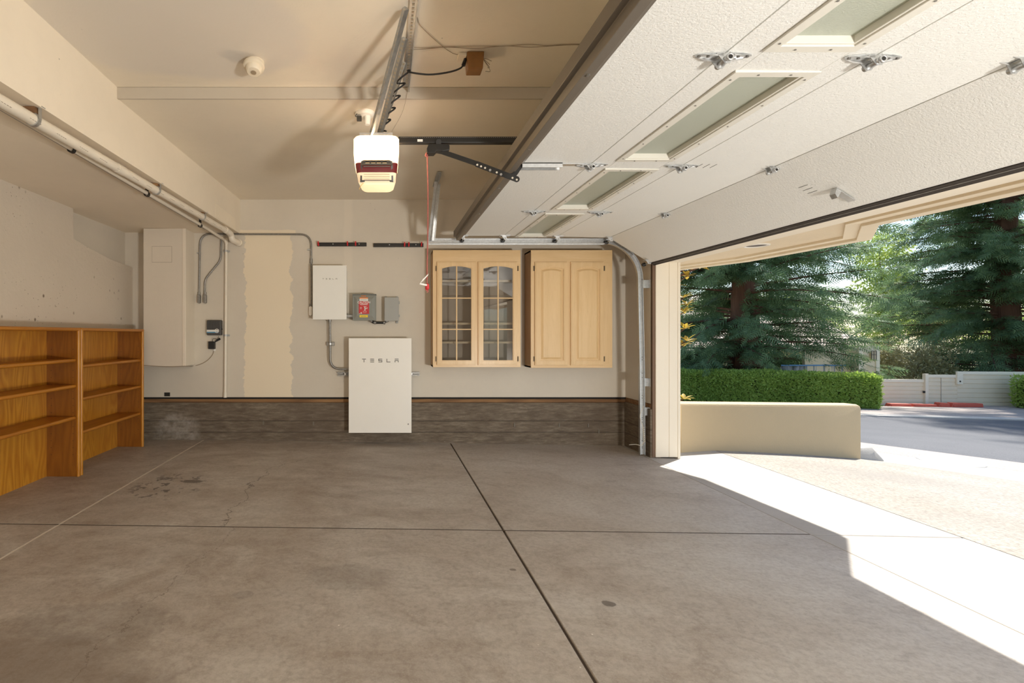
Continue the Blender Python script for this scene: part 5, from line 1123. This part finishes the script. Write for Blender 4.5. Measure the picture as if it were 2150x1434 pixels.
BIG = np.array([[(0,0,0),(.3,-.17,.05),(.55,-.19,.06),(.55,.0,.02)],[(0,0,0),(.55,0,.02),(.55,.19,.06),(.3,.17,.05)],[(.55,0,.02),(.55,-.19,.06),(.8,-.12,.02),(1,0,-.05)],[(.55,0,.02),(1,0,-.05),(.8,.12,.02),(.55,.19,.06)]])
lm0 = None
for p in tips:
    for k in range(7):
        a = 2*math.pi*k/7+g.uniform(-.3,.3); el = g.uniform(-.2,.8)
        d = Vector((math.cos(a)*math.cos(el),math.sin(a)*math.cos(el),math.sin(el)))
        if lm0 is None:
            V,Q = instance_quads(BIG,np.array([tuple(ORG[mg])]),np.array([[1.,0,0]]),np.array([[0,1.,0]]),np.array([[0,0,1.]]),np.array([1.])); lm0 = raw_mesh('leaf',V,Q,M_MAGN,mg,smooth=True); o = lm0
        else: o = bpy.data.objects.new('leaf', lm0.data); COL.objects.link(o); o.parent = mg
        o.location = p-ORG[mg]; o.rotation_mode = 'QUATERNION'; o.rotation_quaternion = d.to_track_quat('X','Z'); sc_v = g.uniform(.11,.17); o.scale = (sc_v,sc_v,sc_v)
# clipped hedges
def hedge(a, b, w, z0, z1, n, label, seed):
    g = np.random.default_rng(seed); a, b = Vector(a), Vector(b); L_ = (b-a).length; d = (b-a).normalized(); s = Vector((d.y,-d.x,0))
    t = thing('hedge', ((a.x+b.x)/2,(a.y+b.y)/2,z0), label, 'hedge', 'clipped box hedges along the fence')
    core_ = MB(); r_ = .10; pr = [(-w+.05,z0),(-w+.05,z1-r_),(-w+r_+.05,z1-.05),(w-r_-.05,z1-.05),(w-.05,z1-r_),(w-.05,z0)]
    core_.loft([[a+d*x+s*u+Vector((0,0,z)) for u, z in pr] for x in (.05,L_-.05)]); core_.build('stems', simple('hedge_inside', (0.035,0.055,0.012), .9), t)
    def face(k, fn, nn):
        q = g.uniform(0,1,(k,2)); P_ = np.array([fn(x,y) for x, y in q]); N_ = np.tile(np.array(nn),(k,1)); return P_, N_
    A = np.array(a); D = np.array(d); S = np.array(s); Z = np.array([0,0,1.])
    fs = [face(n, lambda x,y: A+D*(x*L_)+S*(w)+Z*(z0+.06+(z1-z0-.06)*y), S), face(int(n*.55), lambda x,y: A+D*(x*L_)+S*((y*2-1)*w)+Z*z1, Z), face(int(n*.22), lambda x,y: A+D*L_+S*((x*2-1)*w)+Z*(z0+.06+(z1-z0-.06)*y), D), face(int(n*.12), lambda x,y: A+S*((x*2-1)*w)+Z*(z0+.06+(z1-z0-.06)*y), -D), face(int(n*.2), lambda x,y: A+D*(x*L_)-S*w+Z*(z0+(z1-z0)*y), -S)]
    P_ = np.concatenate([f[0] for f in fs]); N_ = np.concatenate([f[1] for f in fs]); m_ = len(P_)
    bump_ = np.array([mnoise.noise(Vector(p)*1.3)*.05+mnoise.noise(Vector(p)*4)*.03 for p in P_]); P_ = P_ + N_*bump_[:,None] + g.normal(0,.018,(m_,3))
    dd,ss,uu = frames(N_*.5+g.normal(0,.7,(m_,3))+np.array([0,0,.35]), N_+g.normal(0,.5,(m_,3))); V,Q = instance_quads(LEAF,P_,dd,ss,uu,.075*g.uniform(.7,1.4,m_))
    raw_mesh('leaves',V,Q,M_HEDGE,t)['kind'] = 'stuff'
hedge((8.3,15.75,0),(13.35,13.75,0),.42,-.74,.20,15000,'long clipped green hedge behind the low stucco wall',1)
hedge((17.9,13.93,0),(21.2,13.6,0),.35,-.76,.10,7000,'clipped green hedge cut by the right picture edge',2)
# dry brush on the slope beyond the gate
for k in range(5):
    g = np.random.default_rng(80+k); u = 1862+k*24; Y = (18.2,19.6,18.6,20.2,19.0)[k]; c = P(u,770,Y)
    broadleaf('dry_shrub', (c[0],Y,-1.0), [((c[0]+g.uniform(-.5,.5),Y,c[2]+g.uniform(-.55,.65)),g.uniform(.4,.7)) for _ in range(4)], 1900, .11, M_BRUSH, ['straw coloured shrub just right of the cream garage pier','dry shrub behind the middle of the cream gate, second from pier','dry shrub above the gate latch, third from the garage pier','dry shrub behind the gate post, fourth from the garage pier','dry shrub over the shorter fence panel, farthest from the pier'][k], 90+k, (.03,.5), 'dry shrubs beyond the gate', 'shrub')

# ================================================================== outdoors: fence, gate, house
FY0 = Vector((14.55,14.95,-.79)); FY1 = Vector((16.0,14.85,-.79)); FY2 = Vector((16.92,14.78,-.79)); FY3 = Vector((20.4,14.5,-.79))
def fence_panel(name, a, b, h, rows, label, cat, cap=True, ztopb=None):
    t = thing(name, tuple((a+b)/2), label, cat); d = (b-a).normalized(); s = Vector((d.y,-d.x,0)); bh = (h-.09)/rows
    for k in range(rows):
        z = k*bh; a_ = a+Vector((0,0,z+.004)); b_ = b+Vector((0,0,z+.004)); MB().hexa([a_-s*.01,b_-s*.01,b_+s*.012,a_+s*.012]+[p+Vector((0,0,bh-.008)) for p in (a_-s*.01,b_-s*.01,b_+s*.004,a_+s*.004)]).build('board', M_FENCE, t)
    MB().hexa([a-s*.015,b-s*.015,b-s*.008,a-s*.008]+[p+Vector((0,0,h-.05)) for p in (a-s*.015,b-s*.015,b-s*.008,a-s*.008)]).build('backing', M_FENCETRIM, t)
    if cap: MB().beam(a+Vector((0,0,h-.045)), b+Vector((0,0,h-.045)), .05, .09).build('cap_rail', M_FENCETRIM, t, bevel=.005)
    return t
zg = lambda py, Y: CAMZ+(CY-py)*Y/F
gt_ = fence_panel('fence_gate', FY0, FY1, .79, 6, 'low cream board gate between the house wall and fence post', 'gate')
lt = Vector(FY1)+Vector((-.02,-.03,.42)); bx(lt.x-.02,lt.x+.02,lt.y-.03,lt.y,lt.z-.03,lt.z+.03).build('latch', M_BLACK, gt_)
f1 = fence_panel('board_fence', FY1+Vector((.09,0,0)), FY2, .93, 7, 'shorter cream board fence panel right of the gate', 'fence')
f1['group'] = 'cream board fence panels'
MB().beam(FY1+Vector((.045,-.02,0)), FY1+Vector((.045,-.02,.96)), .09, .09).build('post', M_FENCETRIM, f1)
vp = FY1.lerp(FY2,.52); MB().beam(vp+Vector((0,-.012,0)), vp+Vector((0,-.012,.85)), .012, .01).build('seam_shadow_strip', simple('fence_shadow_line', (0.45,0.40,0.32), .7), f1)  # thin strip in a darker tone paints the shadow line at the seam
f2 = fence_panel('board_fence', FY2, FY3, 1.03, 7, 'taller cream board fence panel beside the right hedge', 'fence')
pq = FY2+Vector((.06,-.03,.84)); bx(pq.x-.11,pq.x+.06,pq.y-.03,pq.y+.02,pq.z-.19,pq.z+.19).build('end_block', M_FENCETRIM, f2, bevel=.005)
MB().cyl((pq.x-.03,pq.y-.034,pq.z-.10),(pq.x-.03,pq.y-.028,pq.z-.10),.025,12).build('knob', M_BLACK, f2)
# red plastic barrier pieces lying at the fence foot
for k, (u0,u1,y0,y1,lab) in enumerate(((1868,1914,846,852,'orange red barrier piece at the gate, leftmost in the row'),(1918,1967,847,852.5,'low red barrier piece between the orange and tall ones'),(1971,1994,844.5,853,'taller red barrier piece with a slanted top in the row'),(1998,2064,845,853.5,'long red barrier piece at the right end of the row'))):
    Y = 14.42-.05*k; a, b = P(u0,y1,Y), P(u1,y1,Y); h = (y1-y0)*Y/F; z0 = -.755
    m = MB().prism([(a[0],Y,z0),(b[0],Y-.02,z0),(b[0]-.02,Y-.02,z0+h*1.0),(a[0]+.05,Y,z0+h*1.15)],(0,.16,0)); t = thing('red_barrier', ((a[0]+b[0])/2,Y+.08,z0), lab, 'barrier', 'red barrier pieces by the fence')
    m.build('block', M_REDBLK, t, bevel=.01); m2 = bx(a[0]+.04,b[0]-.04,Y-.03,Y-.018,z0+h*.35,z0+h*.55); m2.build('rib', M_REDBLK, t, bevel=.004)
# neighbouring house
hs = thing('house', (18,26,-1.2), 'cream house with pale shingle roof behind the redwood', 'house')
hw = bx(7,24.3,25.0,32,-1.4,.55); hw.build('wall', simple('house_stucco', (0.82,0.69,0.48), .8, coords='pos', scale=1), hs)
for k in range(14):       # shingle courses
    y0, z0 = 24.6+k*.55, .50+k*.235; MB().hexa([(6.5,y0,z0),(24.6,y0,z0),(24.6,y0+.6,z0+.25),(6.5,y0+.6,z0+.25)]+[(6.5,y0,z0+.05),(24.6,y0,z0+.05),(24.6,y0+.6,z0+.27),(6.5,y0+.6,z0+.27)]).build('shingle_course', M_SHINGLE, hs)
bx(24.0,24.4,24.9,25.3,-1.4,.55).build('corner_board', M_FENCETRIM, hs)
Yp = 16.2
for u0, u1, nm in ((1803.5,1812,'garage_post'),(1812,1846,'garage_pier')):
    a, b = P(u0,0,Yp)[0], P(u1,0,Yp)[0]; bx(a,b,Yp+(.02 if nm=='garage_pier' else 0),Yp+.3,-1.2,.95).build(nm, M_FENCETRIM if nm=='garage_post' else M_FENCE, hs, bevel=.006)
a, b = P(1839,0,Yp)[0], P(1847,0,Yp)[0]; bx(a,b,Yp-.01,Yp+.3,-1.2,.95).build('corner_trim', M_FENCETRIM, hs, bevel=.006)
a, b = P(1690,0,Yp+.3)[0], P(1806,0,Yp+.3)[0]; bx(a,b,Yp+.3,Yp+.4,.10,.95).build('garage_header', M_FENCE, hs)
dr = MB(); nx = 60; v_ = []
for j in range(6):
    for i in range(nx+1):
        x = P(1640,0,Yp+.35)[0]+(P(1804,0,Yp+.35)[0]-P(1640,0,Yp+.35)[0])*i/nx; z = -1.1+j*(.31+1.1)/5
        v_.append((x,Yp+.33+.04*math.sin(i*.9+j*.2)+.02*math.sin(i*2.3),z))
dr.add(v_,[(j*(nx+1)+i,j*(nx+1)+i+1,(j+1)*(nx+1)+i+1,(j+1)*(nx+1)+i) for j in range(5) for i in range(nx)]); dsx = thing('plastic_sheet', (P(1760,0,Yp)[0],Yp+.35,-1.1), 'grey plastic sheet taped over the neighbouring garage opening', 'sheet')
shd = dr.build('sheet', M_DRAPE, dsx, smooth=True); md = shd.modifiers.new('thickness','SOLIDIFY'); md.thickness = .003
bx(P(1640,0,Yp+.28)[0],P(1804,0,Yp+.28)[0],Yp+.275,Yp+.282,.295,.335).build('tape', M_TAPE, dsx)
ln_ = Vector(P(1833,746,Yp-.03)); lt_ = thing('wall_lantern', tuple(ln_-Vector((0,0,.13))), 'small square framed lantern on the cream garage pier', 'lantern')
bx(ln_.x-.07,ln_.x+.07,Yp-.06,Yp+.02,ln_.z-.13,ln_.z+.13).build('glass_box', simple('amber_shade', (0.62,0.50,0.33), .5), lt_)
for dx in (-.075,0,.075): bx(ln_.x+dx-.008,ln_.x+dx+.008,Yp-.07,Yp-.055,ln_.z-.14,ln_.z+.14).build('bar', M_DKGREY, lt_)
for dz in (-.14,0.02,.14): bx(ln_.x-.08,ln_.x+.08,Yp-.07,Yp-.055,ln_.z+dz-.008,ln_.z+dz+.008).build('bar', M_DKGREY, lt_)
